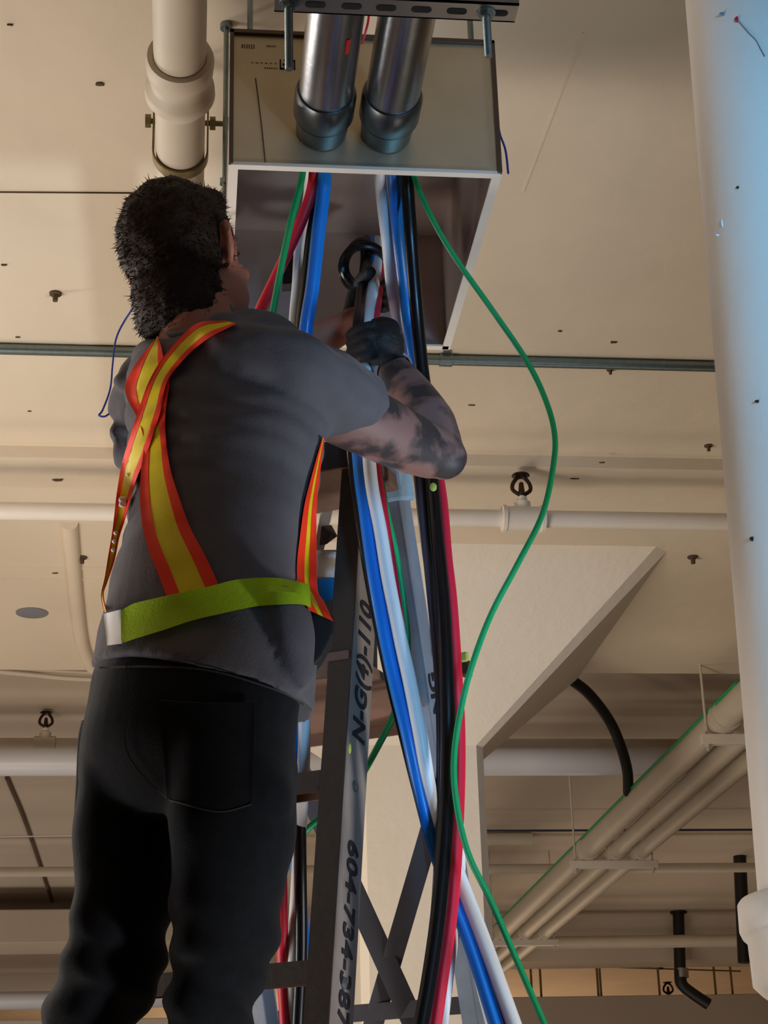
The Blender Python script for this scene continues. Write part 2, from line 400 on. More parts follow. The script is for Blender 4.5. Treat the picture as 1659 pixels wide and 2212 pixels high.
for px, y1_, l_ in ((1228, 2088, 'short black pipe end hanging below the beam, beside the leftmost rod pair'), (1428, 2094, 'short black pipe end below the beam, left of the black elbow')):
    rod('pipe_end', Vector((U(px, 2060, 17.2).x, 17.2, H3)), U(px, y1_, 17.2), .022, M['iron'], l_, 'pipe')
bm = B(); tube(bm, [Vector((U(1195, 2060, 17.2).x, 17.2, H3)), U(1195, 2070, 17.2), U(1195, 2080, 17.2), U(1204, 2086, 17.2)], .022, 10); tag(obj('pipe_elbow', bm, M['iron'], None, True), 'small black elbow below the beam, leftmost of the black pipe ends', 'pipe')
# black soil pipe
t = thing('black_drain_pipe', U(1465, 2150, 15.72), 'black drain pipe dropping in front of the far beam and bending toward the right', 'pipe')
bm = B(); cyl(bm, Vector((U(1466, 1975, 15.72).x, 15.72, H3)), U(1469, 2095, 15.72), .052, 20); obj('riser', bm, M['iron'], t, True)
bm = B(); cyl(bm, U(1472, 2092, 15.72), U(1473, 2112, 15.72), .062, 20); obj('coupling', bm, M['steel'], t, True)
bm = B(); tube(bm, [U(1469, 2095, 15.72), U(1472, 2125, 15.72), U(1490, 2143, 15.72), U(1530, 2170, 15.72)], .055, 16); obj('elbow', bm, M['iron'], t, True)
bm = B(); lathe(bm, Vector((U(1466, 1975, 15.72).x, 15.72, H3-.02)), Vector((U(1466, 1975, 15.72).x, 15.72, H3)), [(0, .075), (.02, .075)], 20); obj('ceiling_collar', bm, M['iron'], t, True)
tag(rod('black_drain_pipe', Vector((U(1600, 1870, 13.2).x, 13.2, H3)), U(1608, 2080, 13.2), .05, M['iron'], '', 'pipe'), 'straight black drain pipe beside the foreground pipe at the right edge', 'pipe')
# black hose arc
bm = B(); tube(bm, [U(1190, 1440, 8.0), U(1222, 1461, 8.05), U(1270, 1497, 8.15), U(1315, 1555, 8.3), U(1340, 1610, 8.4), U(1355, 1665, 8.55), U(1357, 1712, 8.72)], .027, 16, 10)
tag(obj('black_hose', bm, M['hose'], None, True), 'thick black hose curving down from behind the column capital to the slanting pipes', 'hose')

# diagonal trio of pipes on hanger bars (run along the room)
zt = U(1326, 1868, 10.0).z       # bar
g = 'three cream pipes running away together on the right'
bar1 = UZ(1326, 1868, zt); bar2 = UZ(1130, 2037, zt); bar0 = UZ(1620, 1598, zt)
barL = U(1232, 1866, bar1.y).x; barR = U(1421, 1868, bar1.y).x; bw = barR-barL
dirp = Vector((0, 1, 0))
offs = ((.19, .062, 'cream pipe of the slanting trio, the leftmost and widest, with a green cable on it'), (.50, .048, 'cream pipe in the middle of the slanting trio'), (.79, .045, 'cream pipe of the slanting trio, the one furthest right'))
for fr, r, lab in offs:
    x = barL+bw*fr; zz = zt+.022+r
    t = thing('ceiling_pipe', (x, bar1.y, zz), lab, 'pipe', g)
    bm = B(); cyl(bm, (x, -3.95, zz), (x, 15.4, zz), r, 28); obj('pipe_run', bm, M['cream'], t, True)
    for b_ in (bar0.y, bar1.y, bar2.y):
        bm = B(); tube(bm, [Vector((x+math.cos(a)*(r+.004), b_-.05, zz+math.sin(a)*(r+.004))) for a in [math.pi*(-.02+k*1.04/12)+math.pi*0 for k in range(13)]], .006, 6, 1)
        cyl(bm, (x, b_-.11, zz), (x, b_-.05, zz), r+.006, 28); obj('clamp', bm, M['cream'], t, True)
bl = []
for i, b_ in enumerate((bar0, bar1, bar2)):
    where = ('nearest the foreground pipe at the right edge', 'halfway along the three pipes', 'furthest away beside the column')[i]
    t = thing('hanger_bar', (barL, b_.y, zt), 'white channel bar under the slanting pipes, '+where, 'hanger bar')
    bm = B(); box(bm, ((barL+barR)/2, b_.y, zt), (bw, .042, .044), None, .003); obj('channel', bm, M['white'], t)
    for x in (barL+.03, barR-.03):
        bm = B(); cyl(bm, (x, b_.y, zt-.05), (x, b_.y, H3), .006, 8); cyl(bm, (x, b_.y, zt-.034), (x, b_.y, zt-.022), .014, 6); obj('rod', bm, M['cream'], t)
# green cable lying on the leftmost pipe
xg = barL+bw*.19; zg = zt+.022+.124
bm = B(); tube(bm, [Vector((xg-.045, 6.8, zg-.015)), Vector((xg-.05, 7.6, zg-.02)), Vector((xg-.045, 8.3, zg-.014)), Vector((xg-.05, 9.3, zg-.02)), Vector((xg-.046, 10.5, zg-.016)), Vector((xg-.05, 14, zg-.02))], .009, 10)
tag(obj('green_cable', bm, M['green'], None, True), 'green cable lying along the top of the leftmost slanting pipe', 'cable')

# cables slung at the panel's far edge, and a strip for its shadow line
for (pts, r, lab) in (([(-60, 1437), (80, 1447), (210, 1454), (330, 1458)], .012, 'cream cable strung under the panel edge at far left, the upper one'),
                      ([(-60, 1445), (60, 1456), (140, 1464), (215, 1468), (330, 1476)], .012, 'cream cable strung under the panel edge at far left, the lower one')):
    bm = B(); tube(bm, [U(x, y, 7.9) for x, y in pts], r, 8); tag(obj('cable_or_shade_line', bm, M['cream'], None, True), lab, 'cable')
bm = B(); tube(bm, [U(1150, 1436, 8.3), U(1320, 1440, 8.3), U(1480, 1447, 8.3), U(1640, 1455, 8.3)], .008, 8); tag(obj('cable_or_shade_line', bm, M['iron'], None, True), 'thin dark strip for the panel shadow line on the ceiling right of the column capital', 'cable')  # dark tube drawn where the panel edge only leaves a shadow line
bm = B(); tube(bm, [UZ(15, 1680, H3-.01), UZ(60, 1790, H3-.01), UZ(118, 1965, H3-.01)], .014, 8); tag(obj('cable_or_shade_line', bm, M['spot'], None, True), 'dark cable running away along the ceiling at the far left', 'cable')

# ------------------------------------------------------------------ small marks and anchors on the ceiling
def anchor(px, py, z, s, lab):
    p = UZ(px, py, z); bm = B(); lathe(bm, p, p-Vector((0, 0, 1)), [(0, s*1.0), (s*.3, s*.95), (s*.35, s*.45), (s*1.4, s*.4)], 10)
    tag(obj('concrete_anchor', bm, M['spot'], None, True), lab, 'anchor')
anchor(120, 633, H1, .017, 'rusty anchor bolt stub on the near ceiling left of the worker\'s head')
anchor(1318, 798, H1, .011, 'small anchor stub just below the thin conduit at right')
anchor(1530, 962, H1, .014, 'dark anchor stub close to the foreground pipe at right')
anchor(1496, 1202, H2, .02, 'small anchor stub on the ceiling right of the column capital')
anchor(178, 1203, H2, .018, 'small dark anchor stub on the panel left of the worker\'s waist')
def mark(px, py, z, lx, ly, lab, ma=None):
    p = UZ(px, py, z); bm = B(); pts = [p+Vector((lx*.7*math.cos(a)*random.uniform(.5, 1), ly*.8*math.sin(a)*random.uniform(.4, 1), -.002)) for a in [k*2*math.pi/9 for k in range(9)]]
    prism(bm, pts, (0, 0, 1), .003); tag(obj('paint_chip', bm, ma or M['spot']), lab, 'paint chip', 'chips and scars in the ceiling paint')
for px, py, z, lx, ly in ((8, 571, H1, .018, .006), (38, 727, H1, .014, .005), (1325, 738, H1, .018, .009), (1020, 874, H1, .022, .003), (63, 887, H1, .012, .003),
                          (1190, 772, H1, .012, .006), (1210, 714, H1, .01, .006), (125, 1036, H2, .035, .02), (1300, 998, H2, .02, .006), (23, 52, H1, .012, .003), (120, 1237, H2, .02, .006), (1240, 1033, H2, .03, .003), (215, 180, H1, .02, .008)):
    mark(px, py, z, lx, ly, 'small dark chip or scar in the painted ceiling')
p = UZ(69, 1323, H2); bm = B(); lathe(bm, p, p-Vector((0, 0, 1)), [(0, .062), (.004, .062), (.006, .055)], 36)
tag(obj('cover_plate', bm, M['disc'], None, True), 'round grey cover plate on the ceiling at the far left', 'cover plate')

# ------------------------------------------------------------------ large drain pipe above the worker
zD = 3.63; rD = .050
p0 = UZ(394, 60, zD); xD = p0.x-.005
t = thing('drain_pipe', (xD, 3.0, zD), 'wide cream drain pipe above the worker\'s head, with a bell joint', 'pipe')
yA = UZ(394, -150, zD).y
def yat(py): return UZ(394, py, zD).y
ya, yb1, yb2, yc1 = yA, yat(85), yat(175), yat(215)
bm = B(); cyl(bm, (xD, -3.95, zD), (xD, Y1+2.4, zD), rD, 40); obj('pipe_run', bm, M['cream'], t, True)
bm = B(); y0 = yat(135)-.02
lathe(bm, (xD, y0, zD), (xD, y0+1, zD), [(0, rD+.001), (0, rD+.012), (.012, rD+.016), (.045, rD+.014), (.055, rD+.008), (.085, rD+.008), (.095, rD+.017), (.118, rD+.019), (.125, rD+.010), (.15, rD+.002)], 44, False)
obj('bell_joint', bm, M['cream'], t, True, angle=60)
# clevis hanger
yH = yat(300)+.05
t = thing('clevis_hanger', (xD, yH, zD), 'steel clevis hanger strap looped under the wide cream drain pipe', 'pipe hanger')
bm = B(); n = 20; rr = rD+.004
pr = [Vector((xD-rr, 0, zD+.12))]+[Vector((xD-rr*math.cos(k*math.pi/n), 0, zD-rr*math.sin(k*math.pi/n))) for k in range(n+1)]+[Vector((xD+rr, 0, zD+.12))]
a_, b_ = [], []
for k, q in enumerate(pr):
    c = Vector((xD, 0, max(q.z, zD) if k in (0, len(pr)-1) else zD)); nrm = (q-c)
    if k in (0, len(pr)-1): nrm = Vector((q.x-xD, 0, 0))
    nrm.normalize()
    a_.append([bm.verts.new(Vector((q.x, yH+s, q.z))+nrm*h_) for s, h_ in ((-.013, 0), (.013, 0), (.013, .004), (-.013, .004))])
for u_, v_ in zip(a_, a_[1:]):
    for i in range(4): bm.faces.new((u_[i], u_[(i+1) % 4], v_[(i+1) % 4], v_[i]))
bm.faces.new(a_[0][::-1]); bm.faces.new(a_[-1]); obj('strap', bm, M['brass'], t, True)
bm = B(); zb_ = zD+.075
cyl(bm, (xD-rr-.02, yH, zb_), (xD+rr+.055, yH, zb_), .006, 10)
for x in (xD-rr-.014, xD+rr+.012, xD+rr+.045): cyl(bm, (x-.006, yH, zb_), (x+.006, yH, zb_), .014, 6)
obj('cross_bolt', bm, M['brass'], t)
bm = B(); cyl(bm, (xD, yH, zb_), (xD, yH, H1), .006, 10); obj('hanger_rod', bm, M['brass'], t)

# ------------------------------------------------------------------ pull box
YB = 2.5
tl, tr, bl_, br = U(499, 78, YB), U(1068, 88, YB), U(501, 361, YB), U(1073, 366, YB)
bx0, bx1 = (tl.x+bl_.x)/2, (tr.x+br.x)/2; bz0, bz1 = (bl_.z+br.z)/2, (tl.z+tr.z)/2; byB = UZ(950, 752, bz0).y
bd = byB-YB; cx_ = (bx0+bx1)/2; th = .004
t = thing('pull_box', (cx_, YB, bz0), 'open-bottomed galvanised steel pull box hung under the ceiling, cables inside', 'electrical box')
box_root = t
bm = B(); box(bm, (cx_, YB+th/2, (bz0+bz1)/2), (bx1-bx0, th, bz1-bz0)); obj('front_panel', bm, M['panel'], t, label='dull front sheet with stencilled marks')
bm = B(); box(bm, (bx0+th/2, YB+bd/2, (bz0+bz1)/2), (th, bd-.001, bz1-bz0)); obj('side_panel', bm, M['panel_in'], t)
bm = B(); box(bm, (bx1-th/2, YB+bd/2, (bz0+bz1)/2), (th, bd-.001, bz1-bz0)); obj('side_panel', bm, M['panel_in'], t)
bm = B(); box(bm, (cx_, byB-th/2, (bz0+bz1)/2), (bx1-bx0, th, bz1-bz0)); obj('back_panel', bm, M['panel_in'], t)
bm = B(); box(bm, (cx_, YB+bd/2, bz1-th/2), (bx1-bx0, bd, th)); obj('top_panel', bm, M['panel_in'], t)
bm = B()
for x in (bx0, bx1):
    s = 1 if x == bx0 else -1
    box(bm, (x+s*.006-s*.002, YB+bd/2, bz0-.001), (.016, bd, .004))
box(bm, (cx_, byB-.006, bz0-.001), (bx1-bx0, .016, .004)); box(bm, (cx_, YB+.004, bz0-.001), (bx1-bx0, .014, .006))
obj('bottom_lip', bm, M['white'], t, label='pale bent lip around the open bottom')
bm = B(); zc_ = (bz0+bz1)/2
for x in (bx0, bx1): box(bm, (x, YB-.003, zc_), (.007, .008, bz1-bz0+.004))
for z in (bz1,): box(bm, (cx_, YB-.003, z), (bx1-bx0+.007, .008, .007))
obj('edge_flange', bm, mat('dark_edge_metal', (104, 92, 84), .4, .8), t)
bm = B(); pa, pb = bz1-.02, None
# stencil on front: square logo + faint words
def rect_ring(bm, x0, z0, x1, z1, w_, y):
    for a, b, c, d in ((x0, z0, x0+w_, z1), (x1-w_, z0, x1, z1)): box(bm, ((a+c)/2, y, (b+d)/2), (c-a, .001, d-b))
lg0, lg1 = U(604, 129, YB), U(638, 151, YB)
zl0, zl1, xl0, xl1 = lg1.z, lg0.z, lg0.x, lg1.x
yy = YB-.0010
rect_ring(bm, xl0, zl0, xl1, zl1, .0026, yy)
box(bm, ((xl0+xl1)/2-.003, yy, zl0+.0013), (xl1-xl0-.008, .001, .0026)); box(bm, ((xl0+xl1)/2+.003, yy, zl1-.0013), (xl1-xl0-.008, .001, .0026))
box(bm, ((xl0+xl1)/2, yy, (zl0+zl1)/2), (xl1-xl0-.010, .001, .004))
obj('square_logo', bm, M['ink'], t)
faint = mat('faded_stencil', (96, 84, 68), .6, .4)
for (u0, v0, u1, v1) in ((521, 95, 551, 106), (575, 98, 597, 102), (540, 135, 600, 138), (570, 146, 600, 149)):
    a, b = U(u0, v0, YB), U(u1, v1, YB); bm = B(); k = 6
    for i in range(k):
        xx = a.x+(b.x-a.x)*(i+.5)/k; box(bm, (xx, yy+.0003, (a.z+b.z)/2), ((b.x-a.x)/k*random.uniform(.4, .75), .001, (a.z-b.z)*random.uniform(.6, 1)))
    obj('stencil_text', bm, faint, t)
bm = B(); a, b = U(552, 170, YB), U(573, 350, YB); tube(bm, [Vector((a.x, yy, a.z)), Vector((a.x*.5+b.x*.5+.001, yy, a.z*.5+b.z*.5)), Vector((b.x, yy, b.z))], .0012, 6); obj('scratch_line', bm, faint, t)
# hanging rods of the box
for (px, py, Y, lab) in ((540, 76, YB+.1, 'galvanised rod holding the pull box, front left one'), (1017, 80, YB+.12, 'galvanised rod holding the pull box, front right one'), (492, 90, byB-.06, 'galvanised rod holding the pull box, at its rear left corner')):
    x = U(px, py, Y).x
    if px == 492: x = UZ(489, 52, H1).x; Y = UZ(489, 52, H1).y
    tt = thing('hanger_rod', (x, Y, bz1), lab, 'hanger rod')
    bm = B(); cyl(bm, (x, Y, bz1-.0 if px != 492 else bz0+.02), (x, Y, H1), .0055, 10); obj('rod', bm, M['zinc'], tt, True)
    bm = B(); cyl(bm, (x, Y, H1-.012), (x, Y, H1), .013, 12); obj('ceiling_flange', bm, M['zinc'], tt); bm = B(); cyl(bm, (x, Y, bz1+.001), (x, Y, bz1+.012), .011, 6); obj('nut', bm, M['zinc'], tt)

# two large conduits going into the front panel
zK = bz0+.072; rK = .0445
def yk(py, z): return UZ(720, py, z).y
ends = []
for i, (px, lab) in enumerate(((700, 'large shiny steel conduit entering the box front, the left one with a red mark'), (842, 'large shiny steel conduit entering the box front, the right one'))):
    c = U(px, 262, YB-.06); x = c.x; zz = zK
    t = thing('large_conduit', (x, YB, zz), lab, 'conduit')
    bm = B(); cyl(bm, (x, -3.95, zz), (x, YB-.05, zz), rK, 48); obj('pipe_run', bm, M['conduit'], t, True)
    bm = B(); lathe(bm, (x, YB-.115, zz), (x, YB, zz), [(0, rK+.0005), (0, rK+.003), (.01, rK+.006), (.06, rK+.006), (.065, rK+.003), (.0655, rK+.004), (.0655, rK+.002), (.112, rK-.002)], 48, False); obj('coupling', bm, M['conduit_dark'], t, True)
    bm = B(); lathe(bm, (x, YB+.006, zz), (x, YB+1, zz), [(0, rK+.006), (.02, rK+.006), (.02, rK-.006), (0, rK-.006)], 32, False); obj('bushing', bm, M['conduit_dark'], t, True)
    if i == 0:
        bm = B(); q = 10
        vs = [[bm.verts.new(Vector((x+math.sin(a)*(rK+.0008), yv, zz-math.cos(a)*(rK+.0008)))) for a in [.38+.16*k/4 for k in range(5)]] for yv in (YB-.30, YB-.265)]
        for k in range(4): bm.faces.new((vs[0][k], vs[0][k+1], vs[1][k+1], vs[1][k]))
        o = obj('red_mark', bm, mat('red_sticker', (190, 30, 30), .5), t); sm = o.modifiers.new('s', 'SOLIDIFY'); sm.thickness = .0006
    ends.append(x)
# strut channel below the conduits
zS1 = zK-rK; sh = .021*1.6; YS = UZ(850, 37, zS1-sh).y
sx0, sx1 = U(592, 20, YS).x, U(1110, 28, YS).x
t = thing('strut_channel', ((sx0+sx1)/2, YS, zS1), 'slotted steel strut channel crossing under the two large conduits at the top edge', 'strut channel')
bm = B(); d_ = .041
box(bm, ((sx0+sx1)/2, YS-d_/2, zS1-sh+.0015), (sx1-sx0, d_, .003)); box(bm, ((sx0+sx1)/2, YS-.0015, zS1-sh/2), (sx1-sx0, .003, sh)); box(bm, ((sx0+sx1)/2, YS-d_+.0015, zS1-sh/2), (sx1-sx0, .003, sh))
for s in (0, d_-.01): box(bm, ((sx0+sx1)/2, YS-.005-s, zS1-.0015), (sx1-sx0, .01, .003))
obj('channel', bm, M['strut'], t)
for px in (680, 758, 832, 908, 984, 1072):
    bm = B()
    x = U(px, 22, YS-.01).x; pts = [Vector((x+sx*.009+.006*math.cos(a), YS-d_/2+.0065*math.sin(a), zS1-sh-.0003)) for sx, aa in ((1, range(-3, 4)), (-1, range(3, 10))) for a in [k*math.pi/6 for k in aa]]
    prism(bm, pts, (0, 0, 1), .0012); obj('slot', bm, M['hole'], t, label='dark oval slot')
for i, (px, y1_, lab) in enumerate(((624, 150, 'threaded rod sticking down through the strut channel, left end'), (1052, 122, 'threaded rod sticking down through the strut channel, right end'))):
    x = U(px, 60, YS-d_/2).x; zlo = U(px, y1_, YS-d_/2).z
    tt = thing('threaded_rod', (x, YS-d_/2, zS1), lab, 'threaded rod')
    bm = B(); cyl(bm, (x, YS-d_/2, zlo), (x, YS-d_/2, H1), .0052, 12)
    zz = zlo
    while zz < zS1-sh: lathe(bm, (x, YS-d_/2, zz), (x, YS-d_/2, zz+1), [(0, .0052), (.0012, .0062), (.0024, .0052)], 12, False); zz += .0028
    obj('rod', bm, M['zinc'], tt, True)
    bm = B(); cyl(bm, (x, YS-d_/2, zS1-sh-.010), (x, YS-d_/2, zS1-sh-.0015), .0105, 6); cyl(bm, (x, YS-d_/2, zS1-sh-.002), (x, YS-d_/2, zS1-sh-.0005), .014, 16); obj('nut', bm, M['zinc'], tt)
# thin red wires between the conduits
bm = B(); tube(bm, [U(797, 0, 2.42), U(796, 40, 2.43), U(790, 68, 2.44), U(782, 95, 2.46)], .002, 8); tag(obj('red_wire', bm, M['red'], None, True), 'thin red wire hanging between the two large conduits', 'wire')
for pts, lab in (([(1075, 262, 2.6), (1080, 290, 2.6), (1092, 325, 2.6), (1098, 375, 2.6)], 'short thin blue wire hanging at the right side of the box'),
                 ([(338, 634, 3.62), (312, 640, 3.5), (298, 652, 3.3), (268, 695, 3.3), (250, 735, 3.3), (243, 790, 3.3), (238, 840, 3.3), (222, 885, 3.3), (214, 897, 3.3), (228, 899, 3.3), (246, 884, 3.3)], 'thin blue wire hanging left of the worker\'s neck')):
    bm = B(); tube(bm, [U(*p) for p in pts], .0021, 8); tag(obj('blue_wire', bm, M['wire'], None, True), lab, 'wire')

# ------------------------------------------------------------------ foreground pipe on the right
rF = .115; YF = 1.9
def edge(px, py): # centre x so that left silhouette passes the pixel
    d = ray(px, py); d2 = Vector((d.x, d.y)).normalized(); n = Vector((d2.y, -d2.x)); c = d2*(YF/d2.y)+n*rF
    return c
e0, e1 = edge(1480, 0), edge(1638, 1950)
z0e, z1e = U(1480, 0, YF).z, U(1638, 1950, YF).z
axis = Vector((e0.x-e1.x, e0.y-e1.y, z0e-z1e)).normalized()
def onax(z): return Vector((e1.x, e1.y, z1e))+axis*((z-z1e)/axis.z)
t = thing('standpipe', onax(0), 'very wide white vertical pipe in the foreground at the right edge, with a hub joint', 'pipe')
bm = B(); cyl(bm, onax(z1e-.04), onax(H1), rF, 64); obj('pipe_run', bm, M['white'], t, True)
zh = U(1590, 1955, YF).z; zb2 = U(1650, 2190, YF).z; hh = zh-zb2
bm = B(); lathe(bm, onax(zh), onax(zh-1), [(0, rF), (0, rF+.020), (.004, rF+.023), (hh*.28, rF+.023), (hh*.34, rF+.020), (hh*.38, rF+.015), (hh*.78, rF+.013), (hh*.86, rF+.004), (hh*1.0, rF-.018)], 64, False)
obj('hub_joint', bm, M['white'], t, True, angle=50)
bm = B(); cyl(bm, onax(zb2+.02), onax(0), rF-.018, 64); obj('lower_run', bm, M['white'], t, True)
def on_pipe(px, py):
    d = ray(px, py)
    for k in range(1500):
        q = CAM+d*(1.5+k*.0006); ax = onax(q.z)
        if (Vector((q.x-ax.x, q.y-ax.y))).length <= rF+.0002: return q
    return None
for px, py, lx, lz, ma_, nm in ((1594, 405, .0022, .0022, M['hole'], 'paint_pit'), (1626, 1164, .004, .003, M['hole'], 'paint_pit'), (1637, 867, .004, .002, M['hole'], 'paint_pit'), (1593, 42, .0035, .005, M['red'], 'red_spot'), (1563, 30, .006, .003, M['disc'], 'smudge'), (1560, 482, .0015, .006, M['string'], 'paint_drip'), (1552, 508, .004, .0015, M['string'], 'paint_drip')):
    q = on_pipe(px, py)
    if q: bm = B(); ell(bm, q, (lx, .0012, lz), None, 2); obj(nm, bm, ma_, t)
P_ = [on_pipe(*q) for q in ((1595, 46), (1606, 58), (1618, 72), (1632, 86), (1642, 104), (1652, 122))]
if all(P_): bm = B(); tube(bm, P_, .0009, 6, 3); obj('hairline_crack', bm, M['disc'], t)

# ------------------------------------------------------------------ ladder
WD = Vector((.87, -.49, 0)).normalized(); DD = Vector((.49, .87, 0)).normalized(); LW = .44
FT, FB = U(806, 985, 2.80), U(733, 2212, 2.66)
RTp, RB = U(862, 1020, 2.88), U(1046, 2212, 3.16)
def line_to(a, b, z): return a+(b-a)*((z-a.z)/(b.z-a.z))
FF, RF = line_to(FT, FB, 0.0), line_to(RTp, RB, 0.0)
t = thing('step_ladder', (FF+RF)/2, 'tall brown and grey step ladder with hand lettered rail, holding up the worker', 'ladder'); lad = t
def rail(a, b, wf, ds, name, ma, inner):
    """C channel: web faces sideways"""
    d = (b-a).normalized(); x = (WD-d*WD.dot(d)).normalized(); y = d.cross(x).normalized()
    if y.dot(DD) < 0: y = -y
    L = (b-a).length; c = (a+b)/2; bm = B()
    box(bm, c, (.005, ds, L), (x, y, d))
    s = -1 if inner else 1
    box(bm, c+x*s*wf/2+y*(ds/2-.0025), (wf, .005, L), (x, y, d)); box(bm, c+x*s*wf/2-y*(ds/2-.0025), (wf, .005, L), (x, y, d))
    return bm, (x, y, d)
rf_bm, AX = rail(FF, FT+(FT-FF).normalized()*.03, .034, .085, '', None, True)
o_fr = obj('front_rail', rf_bm, M['lads'], t)
# dark front flange facing of the rail
d = (FT-FF).normalized(); bm = B(); box(bm, (FT+FF)/2-AX[0]*.016-AX[1]*.0445, (.040, .004, (FT-FF).length), AX); obj('rail_front_flange', bm, M['ladf'], t, label='dark brown front edge of the rail')
bm2, AX2 = rail(FF-WD*LW, FT-WD*LW, .034, .085, '', None, False); obj('front_rail', bm2, M['lads'], t)
bm2, AXR = rail(RF, RTp, .03, .055, '', None, True); obj('rear_rail', bm2, M['ladrear'], t)
bm2, _ = rail(RF-WD*LW, RTp-WD*LW, .03, .055, '', None, False); obj('rear_rail', bm2, M['ladrear'], t)
# steps
zst = []
s1 = line_to(FT, FB, U(712, 1672, 2.7).z); s2 = line_to(FT, FB, U(690, 2085, 2.67).z); dz = s1.z-s2.z
k = s1.z+dz
zs_ = [s1.z-dz*i for i in range(-1, 9)]
for z in zs_:
    if z < .12 or z > FT.z-.12: continue
    p = line_to(FT, FF, z); c = p-WD*(LW/2)
    bm = B(); box(bm, c+DD*.0, (LW-.012, .085, .004), (WD, DD, Vector((0, 0, 1)))); bme = B(); box(bme, c-DD*.044-Vector((0, 0, .012)), (LW-.012, .004, .034), (WD, DD, Vector((0, 0, 1)))); obj('step_edge', bme, M['ladf'], t); box(bm, c+DD*.042-Vector((0, 0, .010)), (LW-.012, .004, .020), (WD, DD, Vector((0, 0, 1))))
    for i in range(6): box(bm, c-DD*(.035-i*.014)+Vector((0, 0, .003)), (LW-.014, .004, .003), (WD, DD, Vector((0, 0, 1))))
    obj('step', bm, M['ladstep'], t)
# rear horizontals and cross braces
for z in zs_[2::2]:
    if z < .1: continue
    p = line_to(RTp, RF, z); bm = B(); box(bm, p-WD*LW/2+DD*.03, (LW, .006, .03), (WD, DD, Vector((0, 0, 1)))); obj('rear_bar', bm, M['ladbrace'], t)
def bar(a, b, w_, th_, name, ma, up=None):
    d = (b-a).normalized(); n = (_f-d*_f.dot(d)).normalized(); s = d.cross(n); bm = B(); box(bm, (a+b)/2, (w_, th_, (b-a).length), (s, n, d)); return obj(name, bm, ma, t)
def rearpt(zfrac_px, side):  # point on rear plane under pixel
    px, py = zfrac_px; d = ray(px, py); n = (RTp-RF).normalized().cross(WD).normalized()
    return CAM+d*((RF-CAM).dot(n)/d.dot(n))+(DD*.03 if side else DD*.036)
bar(rearpt((955, 1640), 0), rearpt((745, 2360), 0), .036, .004, 'cross_brace', M['ladbrace'])
bar(rearpt((560, 1500), 1), rearpt((960, 2385), 1), .040, .004, 'cross_brace', M['ladbrace'])
# top step (wooden underside) and pail shelf
c = (FT+RTp)/2-WD*LW/2
bm = B(); zt_ = U(725, 1012, 2.8).z
ct = Vector((c.x, c.y, zt_))-DD*.03
box(bm, ct, (LW+.02, .19, .028), (WD, DD, Vector((0, 0, 1))), .004); obj('top_step', bm, M['ladstep'], t, label='brown wooden top board')
bm = B(); box(bm, ct-DD*.097+Vector((0, 0, .004)), (LW+.02, .006, .052), (WD, DD, Vector((0, 0, 1)))); obj('top_edge', bm, M['ladf'], t)
zsh = zs_[0]; zsh = U(700, 1452, 2.8).z
pf, pr_ = line_to(FT, FF, zsh), line_to(RTp, RF, zsh)
bm = B(); cs = (pf+pr_)/2-WD*LW/2; dp = (pr_-pf).dot(DD)
box(bm, cs, (LW-.01, dp+.10, .014), (WD, DD, Vector((0, 0, 1)))); box(bm, cs-DD*(dp/2+.045)-Vector((0, 0, .012)), (LW-.01, .006, .036), (WD, DD, Vector((0, 0, 1)))); box(bm, cs+DD*(dp/2+.045)-Vector((0, 0, .012)), (LW-.01, .006, .036), (WD, DD, Vector((0, 0, 1))))
obj('pail_shelf', bm, M['ladstep'], t)
# brackets, tape, rivets
bm = B(); pt_ = line_to(RTp, RF, U(865, 1045, 2.9).z); box(bm, pt_-AXR[0]*.010, (.045, .066, .075), (AXR[0], AXR[1], AXR[2]), .006); obj('tape_wrap', bm, M['tape'], t, label='blue grey tape wound round the rear rail top')
bm = B(); q0 = line_to(RTp, RF, U(880, 1130, 2.9).z)
bm.free()
for px, py in ((770, 1695), (742, 2130)):
    p = line_to(FT, FF, U(px, py, 2.7).z)+AX[0]*.003; bm = B(); lathe(bm, p, p+AX[0], [(0, .009), (.002, .009), (.004, .004)], 16); obj('rivet', bm, M['zinc'], t, True)
bm = B(); p = line_to(FT, FF, U(757, 1625, 2.7).z)+AX[0]*.003-AX[1]*.028; ell(bm, p, (.002, .005, .009), AX, 2); obj('paint_spot', bm, M['paintY'], t)
bm = B(); p = rearpt((1001, 1418), 0)-DD*.03; box(bm, p, (.014, .012, .018), (WD, DD, Vector((0, 0, 1))), .003); obj('yellow_clip', bm, M['paintY'], t, label='yellow clip on the rear rail')
bm = B(); p = rearpt((1003, 1442), 0)-DD*.028; box(bm, p, (.018, .02, .026), (WD, DD, Vector((0, 0, 1))), .002); obj('clip_bracket', bm, M['ladf'], t)
def write(txt, centre, right, upv, nrm, size, name, ma, parent, bold=.02, spacing=1.0, xs=1.0):
    cu = bpy.data.curves.new('txt', 'FONT'); cu.body = txt; cu.size = 1; cu.extrude = .01; cu.offset = bold; cu.align_x = 'CENTER'; cu.align_y = 'CENTER'; cu.space_character = spacing
    to = bpy.data.objects.new('txt', cu); COL.objects.link(to); dg = bpy.context.evaluated_depsgraph_get(); dg.update()
    me = bpy.data.meshes.new_from_object(to.evaluated_get(dg)); bpy.data.objects.remove(to)
    Mx = Matrix((right*size*xs, upv*size, nrm*.06)).transposed().to_4x4(); Mx.translation = centre; me.transform(Mx)
    return obj(name, me, ma, parent)
nS = AX[0]
